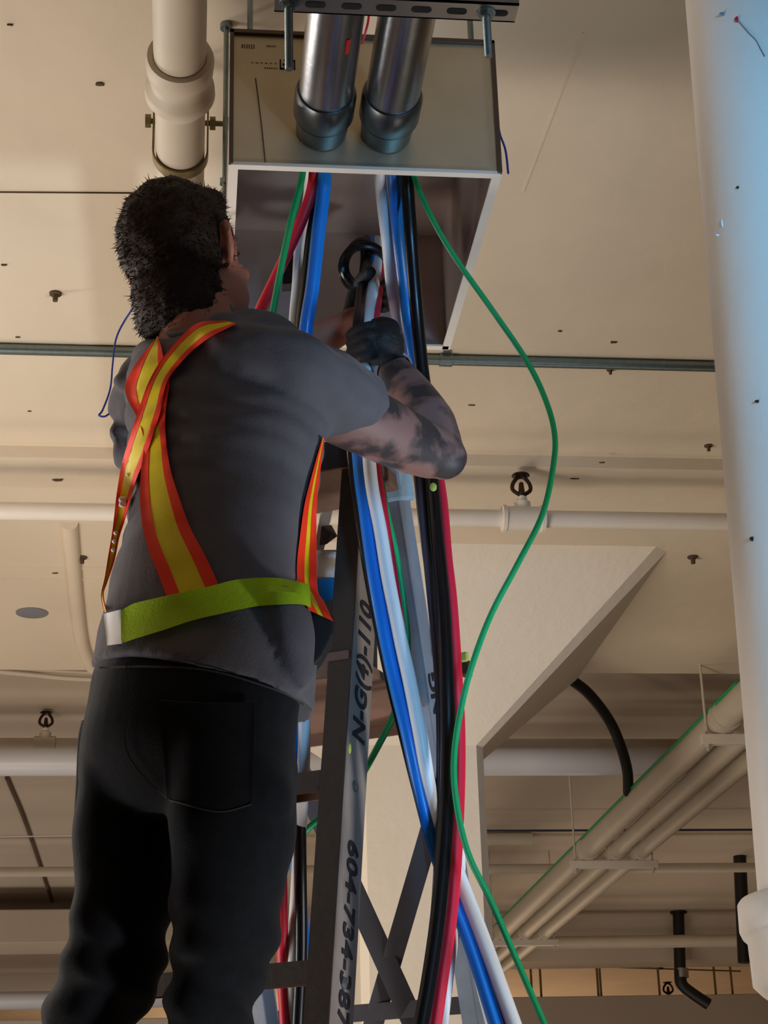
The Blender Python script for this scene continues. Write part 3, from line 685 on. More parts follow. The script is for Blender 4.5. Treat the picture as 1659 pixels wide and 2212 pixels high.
for txt, py, down, sz, xs_ in (('N-G(4)-110', 1440, False, .062, .80), ('604-734-3871', 2040, True, .052, 1.02)):
    p = line_to(FT, FF, U(760, py, 2.72).z)+nS*.0032+AX[1]*.004
    up_r = AX[2] if AX[2].z > 0 else -AX[2]
    right = -up_r if down else up_r
    upv = nS.cross(right)
    write(txt, p, right, upv, nS, sz, 'hand_lettering', M['ink'], t, .03, 1.05, xs_)
prr = line_to(RTp, RF, U(950, 1500, 3).z)-AXR[1]*.0
write('NG', prr+AXR[0]*.0035, (AXR[2] if AXR[2].z > 0 else -AXR[2]), AXR[0].cross(AXR[2] if AXR[2].z > 0 else -AXR[2]), AXR[0], .05, 'hand_lettering', M['ink'], t, .03)
# rubber feet
for p in (FF, FF-WD*LW, RF, RF-WD*LW):
    bm = B(); box(bm, p+Vector((0, 0, .02))-WD*.012, (.05, .09, .04), (WD, DD, Vector((0, 0, 1))), .005); obj('foot', bm, M['hose'], t)
# pail on the shelf
pc_ = U(790, 1400, 2.92); pc_ = Vector((pc_.x, pc_.y, zsh+.008)); hp = .19
t = thing('paint_pail', pc_, 'black pail with blue band and spattered pale label on the ladder shelf', 'pail')
cp = cs+WD*.09+DD*.0; cp.z = zsh+.008; t.location = cp; zt0 = cp.z
Yp_ = cp.y-.07; ztop = U(720, 1200, Yp_).z; hp = ztop-zt0; rb = .080; z1_ = (U(720, 1302, Yp_).z-zt0)/hp; z2_ = (U(720, 1256, Yp_).z-zt0)/hp
bm = B(); lathe(bm, cp, cp+Vector((0, 0, 1)), [(0, rb), (.004, rb+.002), (hp*z1_, rb+.004)], 48); obj('body', bm, M['bucket'], t, True)
bm = B(); lathe(bm, cp, cp+Vector((0, 0, 1)), [(hp*z1_-.002, rb+.004), (hp*z1_-.002, rb+.0052), (hp*z2_, rb+.0062), (hp*z2_, rb+.005)], 48); obj('blue_band', bm, M['blab'], t, True)
bm = B(); lathe(bm, cp, cp+Vector((0, 0, 1)), [(hp*z2_-.002, rb+.0048), (hp*.97, rb+.0065), (hp, rb+.0095), (hp*1.02, rb+.0065)], 48); obj('label_band', bm, M['wlab'], t, True, label='pale paint spattered upper band')
# hanging plastic and scrap of tape
bm = B(); a, b = U(738, 1035, 2.96), U(672, 1215, 2.96); prism(bm, [U(738, 1020, 2.97), U(702, 1020, 2.97), U(690, 1120, 2.97), U(674, 1215, 2.96), U(690, 1225, 2.96), U(712, 1140, 2.97)], _f, .002)
tag(obj('plastic_strip', bm, M['plastic']), 'pale plastic strip hanging under the ladder top beside the worker\'s back', 'strip')
bm = B(); prism(bm, [U(695, 1136, 2.93), U(716, 1134, 2.94), U(729, 1158, 2.93), U(712, 1166, 2.92), U(705, 1176, 2.93), U(690, 1178, 2.93)], _f, .002)
tag(obj('tape_scrap', bm, M['ladbrace']), 'dark grey scrap of tape stuck to the plastic strip by the ladder', 'tape')

# ------------------------------------------------------------------ worker
person = thing('person', U(400, 1800, 2.3), 'person in grey t-shirt, dark jeans and yellow and orange harness vest, reaching up from ladder', 'person')
# torso stations: xl,yl,xr,yr,Yl,Yr,hd
TOR = [(385, 690, 485, 690, 2.37, 2.31, .050), (362, 706, 520, 700, 2.40, 2.30, .065), (320, 745, 625, 722, 2.44, 2.25, .085), (296, 790, 690, 780, 2.45, 2.24, .105),
       (283, 850, 705, 850, 2.45, 2.24, .115), (285, 930, 700, 930, 2.44, 2.23, .12), (290, 1010, 690, 1010, 2.43, 2.22, .12), (288, 1100, 678, 1100, 2.42, 2.21, .115),
       (272, 1190, 658, 1190, 2.40, 2.20, .11), (254, 1270, 652, 1265, 2.39, 2.19, .11), (238, 1340, 668, 1330, 2.38, 2.18, .115), (222, 1400, 680, 1400, 2.38, 2.18, .12)]
HEM = TOR[:-1] + [(220, 1400, 680, 1410, 2.38, 2.18, .128), (208, 1474, 688, 1515, 2.38, 2.17, .142)]
LEGL = [(180, 1620, 430, 1620, 2.35, 2.24, .125), (170, 1720, 400, 1740, 2.34, 2.25, .115), (165, 1800, 388, 1800, 2.34, 2.25, .105),
        (165, 1880, 382, 1880, 2.34, 2.25, .10), (164, 1960, 374, 1960, 2.33, 2.26, .095), (148, 2030, 360, 2030, 2.34, 2.28, .092), (125, 2110, 352, 2110, 2.36, 2.30, .09), (95, 2205, 305, 2205, 2.38, 2.33, .085), (60, 2320, 265, 2320, 2.38, 2.34, .08)]
LEGR = [(368, 1620, 645, 1620, 2.27, 2.16, .13), (370, 1720, 641, 1720, 2.27, 2.16, .12), (374, 1800, 640, 1800, 2.27, 2.17, .11),
        (377, 1880, 624, 1880, 2.28, 2.18, .105), (380, 1960, 612, 1960, 2.29, 2.20, .10), (381, 2040, 598, 2040, 2.30, 2.22, .095), (377, 2090, 578, 2095, 2.31, 2.23, .09), (364, 2160, 560, 2160, 2.32, 2.25, .088), (362, 2230, 545, 2230, 2.33, 2.26, .085), (360, 2320, 535, 2320, 2.34, 2.27, .08)]
zfoot = [z for z in zs_ if z < 1.25][0]
pst = line_to(FT, FF, zfoot)
ankL = pst-WD*.34-DD*.09+Vector((0, 0, .10)); ankR = pst-WD*.13-DD*.09+Vector((0, 0, .10))
def shin(St, ank, grow=0):
    """continue a leg from the last station to the ankle"""
    S = stations(St, grow); c, a, b = S[-1]
    an = a.normalized(); bn = b.normalized(); kn = c+(ank-c)*.25+Vector((0, .05, 0))
    for f_, ra, rb_ in ((.3, .068, .07), (.55, .063, .068), (.8, .055, .058), (1.0, .052, .052)):
        q = c.lerp(ank, f_)+Vector((0, .05*math.sin(f_*math.pi), 0)); S.append((q, an*(ra+grow), bn*(rb_+grow)))
    return S
# arms: polyline centre + radii
SH_R, EL_R, WR_R = U(610, 815, 2.29), U(942, 978, 2.50), U(838, 788, 2.68)
SH_L, EL_L, WR_L = U(330, 838, 2.48), U(420, 900, 2.76), U(752, 702, 2.84)
def armR(bm, g=0):
    tube(bm, [SH_R, U(700, 862, 2.34), U(800, 915, 2.40), U(880, 955, 2.46), U(942, 982, 2.50)], 0, 20, 5, [.064+g, .058+g, .052+g, .048+g, .041+g])
    ell(bm, U(958, 988, 2.50), (.038+g, .036+g, .036+g)); ell(bm, U(900, 905, 2.56), (.01, .01, .01))
    tube(bm, [U(955, 990, 2.50), U(925, 920, 2.54), U(893, 865, 2.60), U(862, 815, 2.65), WR_R, U(826, 768, 2.70)], 0, 20, 5, [.038+g, .046+g, .041+g, .032+g, .027+g, .026+g])
def armL(bm, g=0):
    tube(bm, [SH_L, U(362, 866, 2.60), EL_L], 0, 16, 5, [.058+g, .05+g, .042+g])
    ell(bm, EL_L, (.042+g,)*3)
    tube(bm, [EL_L, U(580, 800, 2.82), U(690, 735, 2.85), WR_L, U(780, 680, 2.84)], 0, 16, 5, [.042+g, .042+g, .034+g, .027+g, .025+g])
# head
AZ = R(40); TI = R(14)
hf = Vector((math.sin(AZ)*math.cos(TI), math.cos(AZ)*math.cos(TI), math.sin(TI))); hr = Vector((math.cos(AZ), -math.sin(AZ), 0)); hu = hr.cross(hf)
HX = (hr, hf, hu); HC = U(402, 563, 2.36)
def hp_(x, y, z): return HC+hr*x+hf*y+hu*z
def head(bm):
    ell(bm, hp_(0, -.005, .02), (.076, .096, .098), HX, 4); ell(bm, hp_(0, .045, -.045), (.064, .056, .078), HX, 3); ell(bm, hp_(0, .06, -.095), (.032, .032, .022), HX, 3)
    for s in (-1, 1): ell(bm, hp_(s*.046, .026, -.066), (.028, .048, .034), HX, 3); ell(bm, hp_(s*.035, .085, -.02), (.02, .016, .015), HX, 2)
    capsule(bm, [hp_(0, .098, .0), hp_(0, .118, -.035)], [.008, .013], 8)            # nose
    for s in (-1, 1): ell(bm, hp_(s*.012, .108, -.038), (.008, .01, .007), HX, 2)
    ell(bm, hp_(0, .098, -.066), (.022, .010, .006), HX, 2); ell(bm, hp_(0, .094, -.075), (.019, .010, .006), HX, 2)
    for s in (-1, 1):
        tube(bm, [hp_(s*.076, .004, .020), hp_(s*.090, -.010, .030), hp_(s*.099, -.019, .014), hp_(s*.095, -.013, -.012), hp_(s*.080, .0, -.030)], .0068, 8, 5)
        ell(bm, hp_(s*.086, -.004, .0), (.007, .014, .024), HX, 2)
    tube(bm, [hp_(0, -.02, -.05), U(425, 690, 2.35), U(430, 745, 2.36)], 0, 20, 5, [.054, .056, .064])
bm = B(); head(bm); ring_loft(bm, stations(TOR, -.012)); ring_loft(bm, shin(LEGL, ankL, -.012)); ring_loft(bm, shin(LEGR, ankR, -.012))
ell(bm, U(425, 1560, 2.26), (.13, .09, .12)); armL(bm); armR(bm)
body = obj('body', remesh(bm, .006, 3), M['skin'], person, True, angle=180)
# tattooed forearm/upper arm: second material by region on the body mesh
body.data.materials.append(M['tattoo'])
ax0, ax1 = U(700, 900, 2.34), U(1010, 1030, 2.5)
for p in body.data.polygons:
    c = p.center
    if c.x > .02+U(760, 900, 2.4).x-.06 and c.z > 2.3 and c.y < 2.75 and c.z < WR_R.z+.03 and c.y > 2.3: p.material_index = 1
# face details
for s in (-1, 1):
    bm = B(); ell(bm, hp_(s*.032, .087, -.006), (.010, .008, .006), HX, 2); obj('eye', bm, M['string'], body, True)
    bm = B(); tube(bm, [hp_(s*.015, .090, .014), hp_(s*.030, .086, .018), hp_(s*.045, .075, .012)], .0035, 6); obj('eyebrow', bm, M['hair'], body, True)
# beard stubble + hair
bm = B(); ell(bm, hp_(0, .048, -.075), (.057, .055, .048), HX, 3); ell(bm, hp_(0, .062, -.100), (.034, .033, .022), HX, 3)
obj('stubble_beard', remesh(bm, .005, 2, lambda c: noise.noise(c*60)*.001), mat('stubble', (84, 58, 48), .9, 0, .3, 120), person, True, angle=180)
bm = B(); ell(bm, hp_(0, -.022, .026), (.0825, .094, .100), HX, 4); ell(bm, hp_(0, -.062, -.060), (.058, .040, .066), HX, 3); ell(bm, hp_(-.02, -.05, -.085), (.05, .035, .05), HX, 3); ell(bm, hp_(.022, -.045, -.085), (.050, .036, .052), HX, 3); ell(bm, hp_(0, .035, .092), (.056, .050, .030), HX, 3)
for s in (-1, 1): ell(bm, hp_(s*.066, .016, .012), (.012, .018, .034), HX, 3); ell(bm, hp_(s*.045, -.03, -.06), (.026, .036, .045), HX, 3)
hme = remesh(bm, .005, 3, lambda c: noise.noise(c*38)*.004+noise.noise(c*90)*.002)
bmh = B(); bmh.from_mesh(hme); bpy.data.meshes.remove(hme)
fl_ = list(bmh.faces); cen = [(f_.calc_center_median(), f_.normal.copy()) for f_ in random.sample(fl_, min(len(fl_), 3200))]
for c, n_ in cen:
    v = c-HC; dn = -hu*.8-hf*.35 if v.dot(hf) < .02 else hf*.5+hu*.35
    dr = (n_*random.uniform(.12, .5)+dn*random.uniform(.3, 1)+Vector((random.uniform(-.4, .4), random.uniform(-.4, .4), random.uniform(-.4, .4)))).normalized()
    L = random.uniform(.005, .013); x, y = frame_of(dr); r_ = .0012
    vs = [bmh.verts.new(c-n_*.002+(x*math.cos(a)+y*math.sin(a))*r_) for a in (0, 2.1, 4.2)]; tip = bmh.verts.new(c+dr*L)
    for i in range(3): bmh.faces.new((vs[i], vs[(i+1) % 3], tip))
obj('hair', bmh, M['hair'], person, True, angle=60)

# t-shirt
def shirt_disp(c):
    v = noise.noise(Vector((c.x*9, c.y*9, c.z*16)))*.006
    fx = max(0, 1-abs(c.z-2.62)/.22)
    left = max(0, min(1, (-.03-c.x)/.14))
    v += math.sin(c.z*150+c.x*26+noise.noise(c*9)*3)*.007*fx*(.25+left)+math.sin((c.z*.8+c.x)*95+noise.noise(c*7)*3)*.003*max(0, 1-abs(c.z-2.85)/.3)
    return v
bm = B(); ring_loft(bm, stations(HEM, .004), 40)
ring_loft(bm, stations([(455, 735, 455, 860, 2.31, 2.31, .045), (515, 703, 520, 880, 2.27, 2.27, .078), (560, 696, 600, 930, 2.27, 2.27, .085), (625, 712, 640, 950, 2.28, 2.28, .085), (685, 742, 672, 955, 2.31, 2.31, .08), (745, 778, 700, 950, 2.34, 2.34, .072), (790, 808, 726, 930, 2.37, 2.37, .064), (812, 826, 742, 900, 2.39, 2.39, .055)], .002), 32)
ring_loft(bm, stations([(318, 745, 410, 800, 2.44, 2.44, .08), (288, 762, 375, 860, 2.48, 2.48, .085), (264, 800, 355, 920, 2.52, 2.52, .085), (250, 860, 345, 960, 2.56, 2.56, .08), (245, 930, 340, 985, 2.58, 2.58, .07), (254, 990, 330, 1015, 2.6, 2.6, .05)], .004), 28)
ell(bm, U(520, 735, 2.285), (.075, .05, .045)); ell(bm, U(560, 760, 2.27), (.07, .055, .06))
# loose flap at the right hem
ring_loft(bm, stations([(560, 1300, 672, 1290, 2.2, 2.18, .06), (580, 1380, 690, 1380, 2.2, 2.17, .05), (600, 1450, 682, 1465, 2.2, 2.16, .03), (640, 1480, 670, 1492, 2.19, 2.16, .012)], 0), 24)
shirt_me = remesh(bm, .006, 3, shirt_disp)
shirt = obj('t_shirt', shirt_me, M['shirt'], person, True, angle=180); SB = bvh(shirt_me)
bm = B(); tube(bm, [U(346, 712, 2.37), U(375, 722, 2.31), U(425, 716, 2.265), U(480, 703, 2.25), U(512, 696, 2.28)], .006, 8); obj('collar', bm, M['shirt'], shirt, True)
# jeans
def jean_disp(c):
    fx = max(0, min(1, (2.02-c.z)/.12)); kn = max(0, 1-abs(c.z-1.80)/.2)
    return noise.noise(Vector((c.x*7, c.y*7, c.z*12)))*.006 + math.sin(c.z*95+c.x*40+noise.noise(c*8)*2.5)*.0055*kn
bm = B(); ring_loft(bm, shin(LEGL, ankL, .003), 32); ring_loft(bm, shin(LEGR, ankR, .003), 32)
ring_loft(bm, stations([(212, 1445, 660, 1450, 2.37, 2.18, .090), (206, 1475, 660, 1480, 2.37, 2.17, .104), (196, 1530, 655, 1530, 2.36, 2.165, .13), (182, 1620, 648, 1620, 2.35, 2.16, .135), (174, 1700, 642, 1700, 2.35, 2.16, .11), (190, 1755, 630, 1755, 2.34, 2.18, .08)], 0), 40)
jeans_me = remesh(bm, .007, 3, jean_disp)
jeans = obj('jeans', jeans_me, M['jeans'], person, True, angle=180); JB = bvh(jeans_me)

def resample(pts, n):
    P = smoothpts([Vector((a, b, 0)) for a, b in pts], 8); L = [0]
    for a, b in zip(P, P[1:]): L.append(L[-1]+(b-a).length)
    out = []; j = 0
    for i in range(n):
        s = L[-1]*i/(n-1)
        while j < len(L)-2 and L[j+1] < s: j += 1
        u_ = (s-L[j])/max(L[j+1]-L[j], 1e-9); out.append(P[j].lerp(P[j+1], u_))
    return out
def drape(left, right, tree, fallback, n=60, mcols=11, off=.006, smooth_n=6):
    """grid of points lying on a garment (3D points), rows along the strip"""
    A, C = resample(left, n), resample(right, n); G = []
    for i in range(n):
        row = []
        for j in range(mcols):
            q = A[i].lerp(C[i], j/(mcols-1)); d = ray(q.x, q.y).normalized(); hit = tree.ray_cast(CAM, d)
            row.append([q, (hit[0]-CAM).dot(_f) if hit[0] else None])
        G.append(row)
    D = [[c[1] for c in row] for row in G]
    last = fallback
    for i in range(n):
        ok = [(j, D[i][j]) for j in range(mcols) if D[i][j] is not None]
        for j in range(mcols):
            if D[i][j] is None:
                D[i][j] = min(ok, key=lambda k: abs(k[0]-j))[1] if ok else last
        last = sum(D[i])/mcols
    for _ in range(smooth_n):
        D2 = [r[:] for r in D]
        for i in range(n):
            for j in range(mcols):
                nb = [D[a][b] for a in (i-1, i, i+1) for b in (j-1, j, j+1) if 0 <= a < n and 0 <= b < mcols]; D2[i][j] = min(sum(nb)/len(nb), D[i][j]) if G[i][j][1] is not None else sum(nb)/len(nb)
        D = D2
    return [[CAM+ray(G[i][j][0].x, G[i][j][0].y)*(D[i][j]-off) for j in range(mcols)] for i in range(n)]
def sheet(G, c0, c1, name, ma, parent, th_=.003, label=None, lift=0):
    bm = B(); V = [[bm.verts.new(p-_f*lift) for p in row[c0:c1+1]] for row in G]
    for a, b in zip(V, V[1:]):
        for j in range(len(a)-1): bm.faces.new((a[j], a[j+1], b[j+1], b[j]))
    bmesh.ops.recalc_face_normals(bm, faces=bm.faces)
    ns = sum((f_.normal for f_ in bm.faces), Vector())
    ret = bmesh.ops.extrude_face_region(bm, geom=list(bm.faces)); vs = [v for v in ret['geom'] if isinstance(v, bmesh.types.BMVert)]
    bmesh.ops.translate(bm, verts=vs, vec=-_f*th_)
    return obj(name, bm, ma, parent, True, label)
vest = bpy.data.objects.new('safety_vest', None); COL.objects.link(vest); vest.parent = person; vest.matrix_parent_inverse = person.matrix_basis.inverted(); vest.location = U(400, 1300, 2.25)
vest.empty_display_size = .03
fbD = (U(280, 1100, 2.36)-CAM).dot(_f)
S2L = [(336, 733), (320, 752), (294, 787), (278, 815), (271, 835), (276, 862), (298, 905), (312, 955), (306, 1010), (303, 1070), (308, 1134), (322, 1188), (342, 1238), (362, 1290)]
S2R = [(341, 726), (348, 745), (354, 775), (362, 800), (366, 830), (362, 860), (357, 905), (360, 960), (370, 1019), (386, 1070), (410, 1137), (437, 1188), (455, 1225), (472, 1262)]
G = drape(S2L, S2R, SB, fbD, 70, 13, .008)
sheet(G, 3, 9, 'diagonal_strap', M['yellow'], vest); sheet(G, 0, 3, 'strap_binding', M['orange'], vest, .004); sheet(G, 9, 12, 'strap_binding', M['orange'], vest, .004)
S1L = [(488, 693), (431, 697), (395, 724), (365, 757), (341, 790), (319, 832), (300, 886), (281, 945), (264, 1002), (253, 1066), (244, 1144), (234, 1204), (227, 1248), (219, 1286), (226, 1322)]
S1R = [(512, 700), (461, 724), (418, 756), (386, 790), (364, 820), (354, 850), (347, 890), (328, 948), (314, 992), (299, 1025), (286, 1066), (272, 1117), (258, 1161), (248, 1210), (232, 1258), (224, 1284), (231, 1322)]
G = drape(S1L, S1R, SB, fbD, 80, 13, .014)
sheet(G, 3, 9, 'diagonal_strap', M['yellow'], vest); sheet(G, 0, 3, 'strap_binding', M['orange'], vest, .004); sheet(G, 9, 12, 'strap_binding', M['orange'], vest, .004)
for (i, j) in ((52, 6), (53, 7), (46, 6), (60, 6), (62, 6), (64, 7)):
    bm = B(); p = G[i][j]; ell(bm, p-_f*.006, (.006 if i in (52, 53) else .003, .003, .005 if i in (52, 53) else .003), None, 2); obj('glint_fleck', bm, M['reflect'], vest, True)  # white blobs stand in for glints off the strap
BT = [(262, 1318), (288, 1304), (315, 1297), (376, 1283), (450, 1267), (511, 1252), (568, 1248), (612, 1250), (668, 1262)]
BB = [(262, 1390), (291, 1380), (349, 1362), (416, 1340), (484, 1324), (551, 1310), (600, 1306), (649, 1305), (672, 1312)]
G = drape(BT, BB, SB, fbD, 60, 5, .010)
sheet(G, 0, 4, 'waist_belt', M['lime'], vest, .003, 'lime green elastic belt')
G = drape([(224, 1326), (262, 1316)], [(232, 1394), (264, 1390)], SB, fbD, 16, 9, .012)
sheet(G, 0, 8, 'reflective_patch', M['reflect'], vest, .003, 'bright silver reflective patch')
S3L = [(697, 945), (684, 990), (676, 1019), (659, 1086), (649, 1154), (642, 1221), (646, 1272), (668, 1318)]
S3R = [(701, 948), (694, 1002), (688, 1052), (684, 1103), (684, 1187), (686, 1272), (700, 1300), (720, 1342)]
G = drape(S3L, S3R, SB, (U(690, 1000, 2.22)-CAM).dot(_f), 50, 9, .008)
sheet(G, 3, 5, 'side_strap', M['yellow'], vest); sheet(G, 0, 3, 'strap_binding', M['orange'], vest, .004); sheet(G, 5, 8, 'strap_binding', M['orange'], vest, .004)
# waist pouch
bm = B(); prism(bm, [U(672, 1312, 2.20), U(724, 1346, 2.20), U(718, 1390, 2.20), U(700, 1425, 2.20), U(668, 1458, 2.20), U(648, 1455, 2.20), U(655, 1400, 2.20), U(664, 1350, 2.20)], (0, 1, 0), .05)
obj('waist_pouch', remesh(bm, .005, 4), M['pouch'], person, True, angle=180)
# jeans details
G = drape([(345, 1512), (450, 1518), (552, 1516)], [(362, 1728), (470, 1756), (545, 1738)], JB, fbD, 30, 16, .003)
sheet(G, 0, 15, 'back_pocket', M['jeans'], jeans, .003)
for (A_, B_) in (([(345, 1512), (450, 1518), (552, 1516)], [(345, 1516), (450, 1522), (552, 1520)]), ([(362, 1726), (470, 1752), (545, 1736)], [(362, 1729), (470, 1755), (545, 1739)]), ([(272, 1430), (270, 1530), (272, 1620), (320, 1690), (372, 1735)], [(275, 1430), (273, 1530), (275, 1620), (323, 1687), (374, 1732)]),
                 ([(215, 1440), (330, 1438), (460, 1448), (600, 1490), (655, 1520)], [(215, 1444), (330, 1442), (460, 1452), (600, 1494), (655, 1524)])):
    G = drape(A_, B_, JB, fbD, 40, 2, .0068 if A_[0][1] > 1500 and A_[0][0] > 340 else .004); sheet(G, 0, 1, 'stitching', M['jeans2'], jeans, .0008)
bm = B(); ring_loft(bm, stations([(176, 1560, 205, 1556, 2.34, 2.31, .03), (168, 1600, 206, 1600, 2.34, 2.31, .045), (164, 1690, 204, 1690, 2.34, 2.31, .045), (160, 1770, 200, 1770, 2.34, 2.31, .04), (168, 1795, 196, 1800, 2.34, 2.31, .025)], 0), 20)
obj('tool_pocket', bm, M['jeans'], jeans, True)
# boots
for ank, nm in ((ankL, 0), (ankR, 1)):
    bm = B(); fdir = (DD*.9+WD*(.1 if nm else -.1)).normalized(); sd = Vector((fdir.y, -fdir.x, 0)); b0 = ank-Vector((0, 0, .10))+Vector((0, 0, .006))
    ell(bm, b0+fdir*.10+Vector((0, 0, .035)), (.048, .11, .034), (sd, fdir, Vector((0, 0, 1)))); ell(bm, b0+Vector((0, 0, .045)), (.042, .05, .044), (sd, fdir, Vector((0, 0, 1)))); tube(bm, [b0+Vector((0, 0, .04)), b0+Vector((0, 0, .16))], .052, 20, 1)
    box(bm, b0+fdir*.07+Vector((0, 0, .012)), (.085, .26, .02), (sd, fdir, Vector((0, 0, 1))))
    obj('boot', remesh(bm, .006, 2), M['boot'], person, True, angle=180)
# gloved hands
def hand(wrist, palm, knuck, fingers, thumb, name):
    """all points in space; fingers: list of joint lists"""
    bm = B(); capsule(bm, [wrist, palm], [.029, .038], 14)
    for i, k_ in enumerate(knuck): capsule(bm, [palm, k_], [.020, .0118], 10)
    for i, f_ in enumerate(fingers): capsule(bm, f_, [.0112, .0106, .0098, .0088][:len(f_)] if i < 3 else [.011, .010, .0095, .0085][:len(f_)], 10)
    capsule(bm, [palm]+thumb, [.020, .016, .0135, .011][:len(thumb)+1], 10)
    return obj(name, remesh(bm, .0028, 2), M['glove'], person, True, angle=180)
# right hand: back of the fist toward the viewer, fingers pass behind the cables and show at the left
kn = [U(846, 706, 2.655), U(850, 726, 2.66), U(852, 746, 2.665), U(852, 764, 2.67)]
kn = [U(806, 706, 2.615), U(796, 726, 2.61), U(792, 746, 2.61), U(796, 766, 2.615)]
fg = [[k_, U(776+i*1, 712+i*20, 2.622), U(758+i*1, 724+i*17, 2.655), U(762, 730+i*16, 2.69)] for i, k_ in enumerate(kn)]
gr = hand(U(840, 780, 2.665), U(826, 742, 2.635), kn, fg, [U(846, 712, 2.65), U(828, 700, 2.672), U(806, 702, 2.69)], 'glove')
gr['label'] = 'black glove of the right hand'
bm = B(); q_ = U(842, 786, 2.672); d_w = (U(866, 820, 2.64)-q_).normalized(); lathe(bm, q_, q_+d_w, [(0, .030), (.002, .0345), (.020, .0345), (.024, .031)], 24, False); obj('glove_cuff', bm, M['cuff'], gr, True)
kn = [U(806, 606, 2.885), U(806, 626, 2.885), U(806, 646, 2.88), U(805, 666, 2.875)]
fg = [[k_, U(826, 610+i*17, 2.885), U(836, 612+i*17, 2.86), U(828, 616+i*17, 2.835)] for i, k_ in enumerate(kn)]
gl = hand(U(770, 688, 2.845), U(790, 650, 2.868), kn, fg, [U(780, 620, 2.85), U(786, 600, 2.825), U(800, 588, 2.80)], 'glove'); gl['label'] = 'black glove of the left hand'

# ------------------------------------------------------------------ cables
def cable(name, pts, r, ma, label, floor=None, group=None, head=None):
    P = [U(*p) for p in pts]
    if isinstance(head, tuple):
        ex, dz_, dy_ = head; x0 = U(pts[0][0]*1.0+(pts[0][0]-pts[1][0])*.25, 370, 2.56).x; xe = max(ex-.032, min(ex+.032, x0))
        P = [Vector((xe, YB-.05, zK+dz_*.5)), Vector((xe, YB+.012, zK+dz_*.5)), Vector((x0, YB+.05+dy_, zK+.012))]+P
    elif head: P = [Vector(h) for h in head]+P
    if floor:
        a = P[-1]; dd = (P[-1]-P[-2]).normalized(); fx, fy = floor
        b = a+dd*.25; fx = b.x+(fx-b.x)*.25; fy = b.y+(fy-b.y)*.25; c_ = b+dd*.15+Vector((0, 0, -.2))
        P += [b, c_, Vector((c_.x*.3+fx*.7, c_.y*.3+fy*.7, .6)), Vector((fx, fy, .12)), Vector((fx+.06, fy+.05, r)), Vector((fx+.5, fy+.25, r))]
    bm = B(); tube(bm, P, r, 16, 8); o = obj(name, bm, ma, None, True); return tag(o, label, 'cable', group)
inL = [Vector((ends[0]-.012, YB-.12, zK)), Vector((ends[0]-.012, YB+.005, zK))]
def inl(dx, dz=0, e=0, dy=0): return (ends[e], dz, dy)
rc = .0105
cable('red_cable', [(676, 400, 2.60), (650, 480, 2.63), (600, 590, 2.68), (555, 690, 2.72), (530, 800, 2.76), (560, 1200, 2.78), (600, 1700, 2.80), (610, 2050, 2.96), (612, 2120, 2.98), (618, 2240, 3.0)], rc*.95, M['red'], 'red cable from the left conduit passing behind the worker\'s right shoulder', (-.05, 3.05), None, inl(-.030, -.005))
cable('white_cable', [(668, 420, 2.645), (650, 520, 2.67), (643, 620, 2.69), (636, 710, 2.71), (632, 900, 2.74), (648, 1300, 2.76), (657, 1600, 2.78), (645, 1850, 2.90), (634, 2050, 2.96), (628, 2212, 3.0)], rc, M['wcab'], 'white cable from the left conduit, emerging again beside the worker\'s right thigh', (.0, 3.1), None, inl(-.012, .01, 0, .02))
cable('black_cable', [(688, 420, 2.62), (672, 520, 2.64), (662, 620, 2.66), (652, 715, 2.68), (650, 900, 2.72), (646, 1400, 2.77), (648, 1800, 2.87), (650, 2050, 2.94), (642, 2240, 2.98)], rc, M['black'], 'black cable from the left conduit, dropping beside the worker\'s right thigh', (.06, 3.12), None, inl(.006, -.005, 0, .01))
cable('blue_cable', [(700, 400, 2.59), (688, 500, 2.61), (675, 620, 2.63), (660, 722, 2.65), (650, 900, 2.70), (646, 1300, 2.75), (648, 1600, 2.79), (640, 1800, 2.92), (655, 2050, 2.99), (667, 2240, 3.02)], rc*1.15, M['blue'], 'blue cable from the left conduit running down behind the worker\'s shoulder', (.12, 3.15), None, inl(.022, .0))
cable('green_cable', [(652, 385, 2.585), (628, 480, 2.60), (605, 590, 2.62), (587, 690, 2.64), (560, 860, 2.70), (540, 1100, 2.75)], .0058, M['green'], 'thin green cable from the left conduit crossing the red cable', None, None, inl(-.036, .012))
# right conduit group
cable('white_cable', [(822, 400, 2.63), (836, 520, 2.70), (846, 620, 2.77), (860, 700, 2.80), (874, 790, 2.80), (892, 900, 2.79), (908, 1050, 2.78), (920, 1160, 2.78), (952, 1400, 2.79), (972, 1700, 2.82), (1000, 1950, 2.84), (1070, 2240, 2.84)], rc, M['wcab'], 'white cable from the right conduit, left edge of the bundle above the elbow', (.5, 2.9), None, inl(-.022, 0, 1))
cable('blue_cable', [(852, 400, 2.62), (862, 520, 2.68), (876, 640, 2.75), (890, 740, 2.775), (904, 830, 2.78), (908, 950, 2.76), (922, 1120, 2.74), (944, 1350, 2.72), (965, 1600, 2.78), (985, 1850, 2.80), (1010, 2000, 2.80), (1045, 2120, 2.80), (1085, 2240, 2.80)], rc*1.1, M['blue'], 'blue cable from the right conduit passing behind the raised elbow', (.52, 2.9), None, inl(-.002, .004, 1))
cable('black_cable', [(880, 400, 2.60), (888, 520, 2.63), (899, 660, 2.68), (910, 780, 2.70), (922, 880, 2.70), (934, 1040, 2.67), (943, 1150, 2.645), (957, 1300, 2.62), (964, 1450, 2.60), (968, 1600, 2.60), (966, 1720, 2.60), (958, 1850, 2.59), (946, 1980, 2.58), (928, 2110, 2.57), (905, 2240, 2.56)], rc*1.12, M['black'], 'thick glossy black cable from the right conduit to the bottom edge', (.15, 2.5), None, inl(.020, .0, 1))
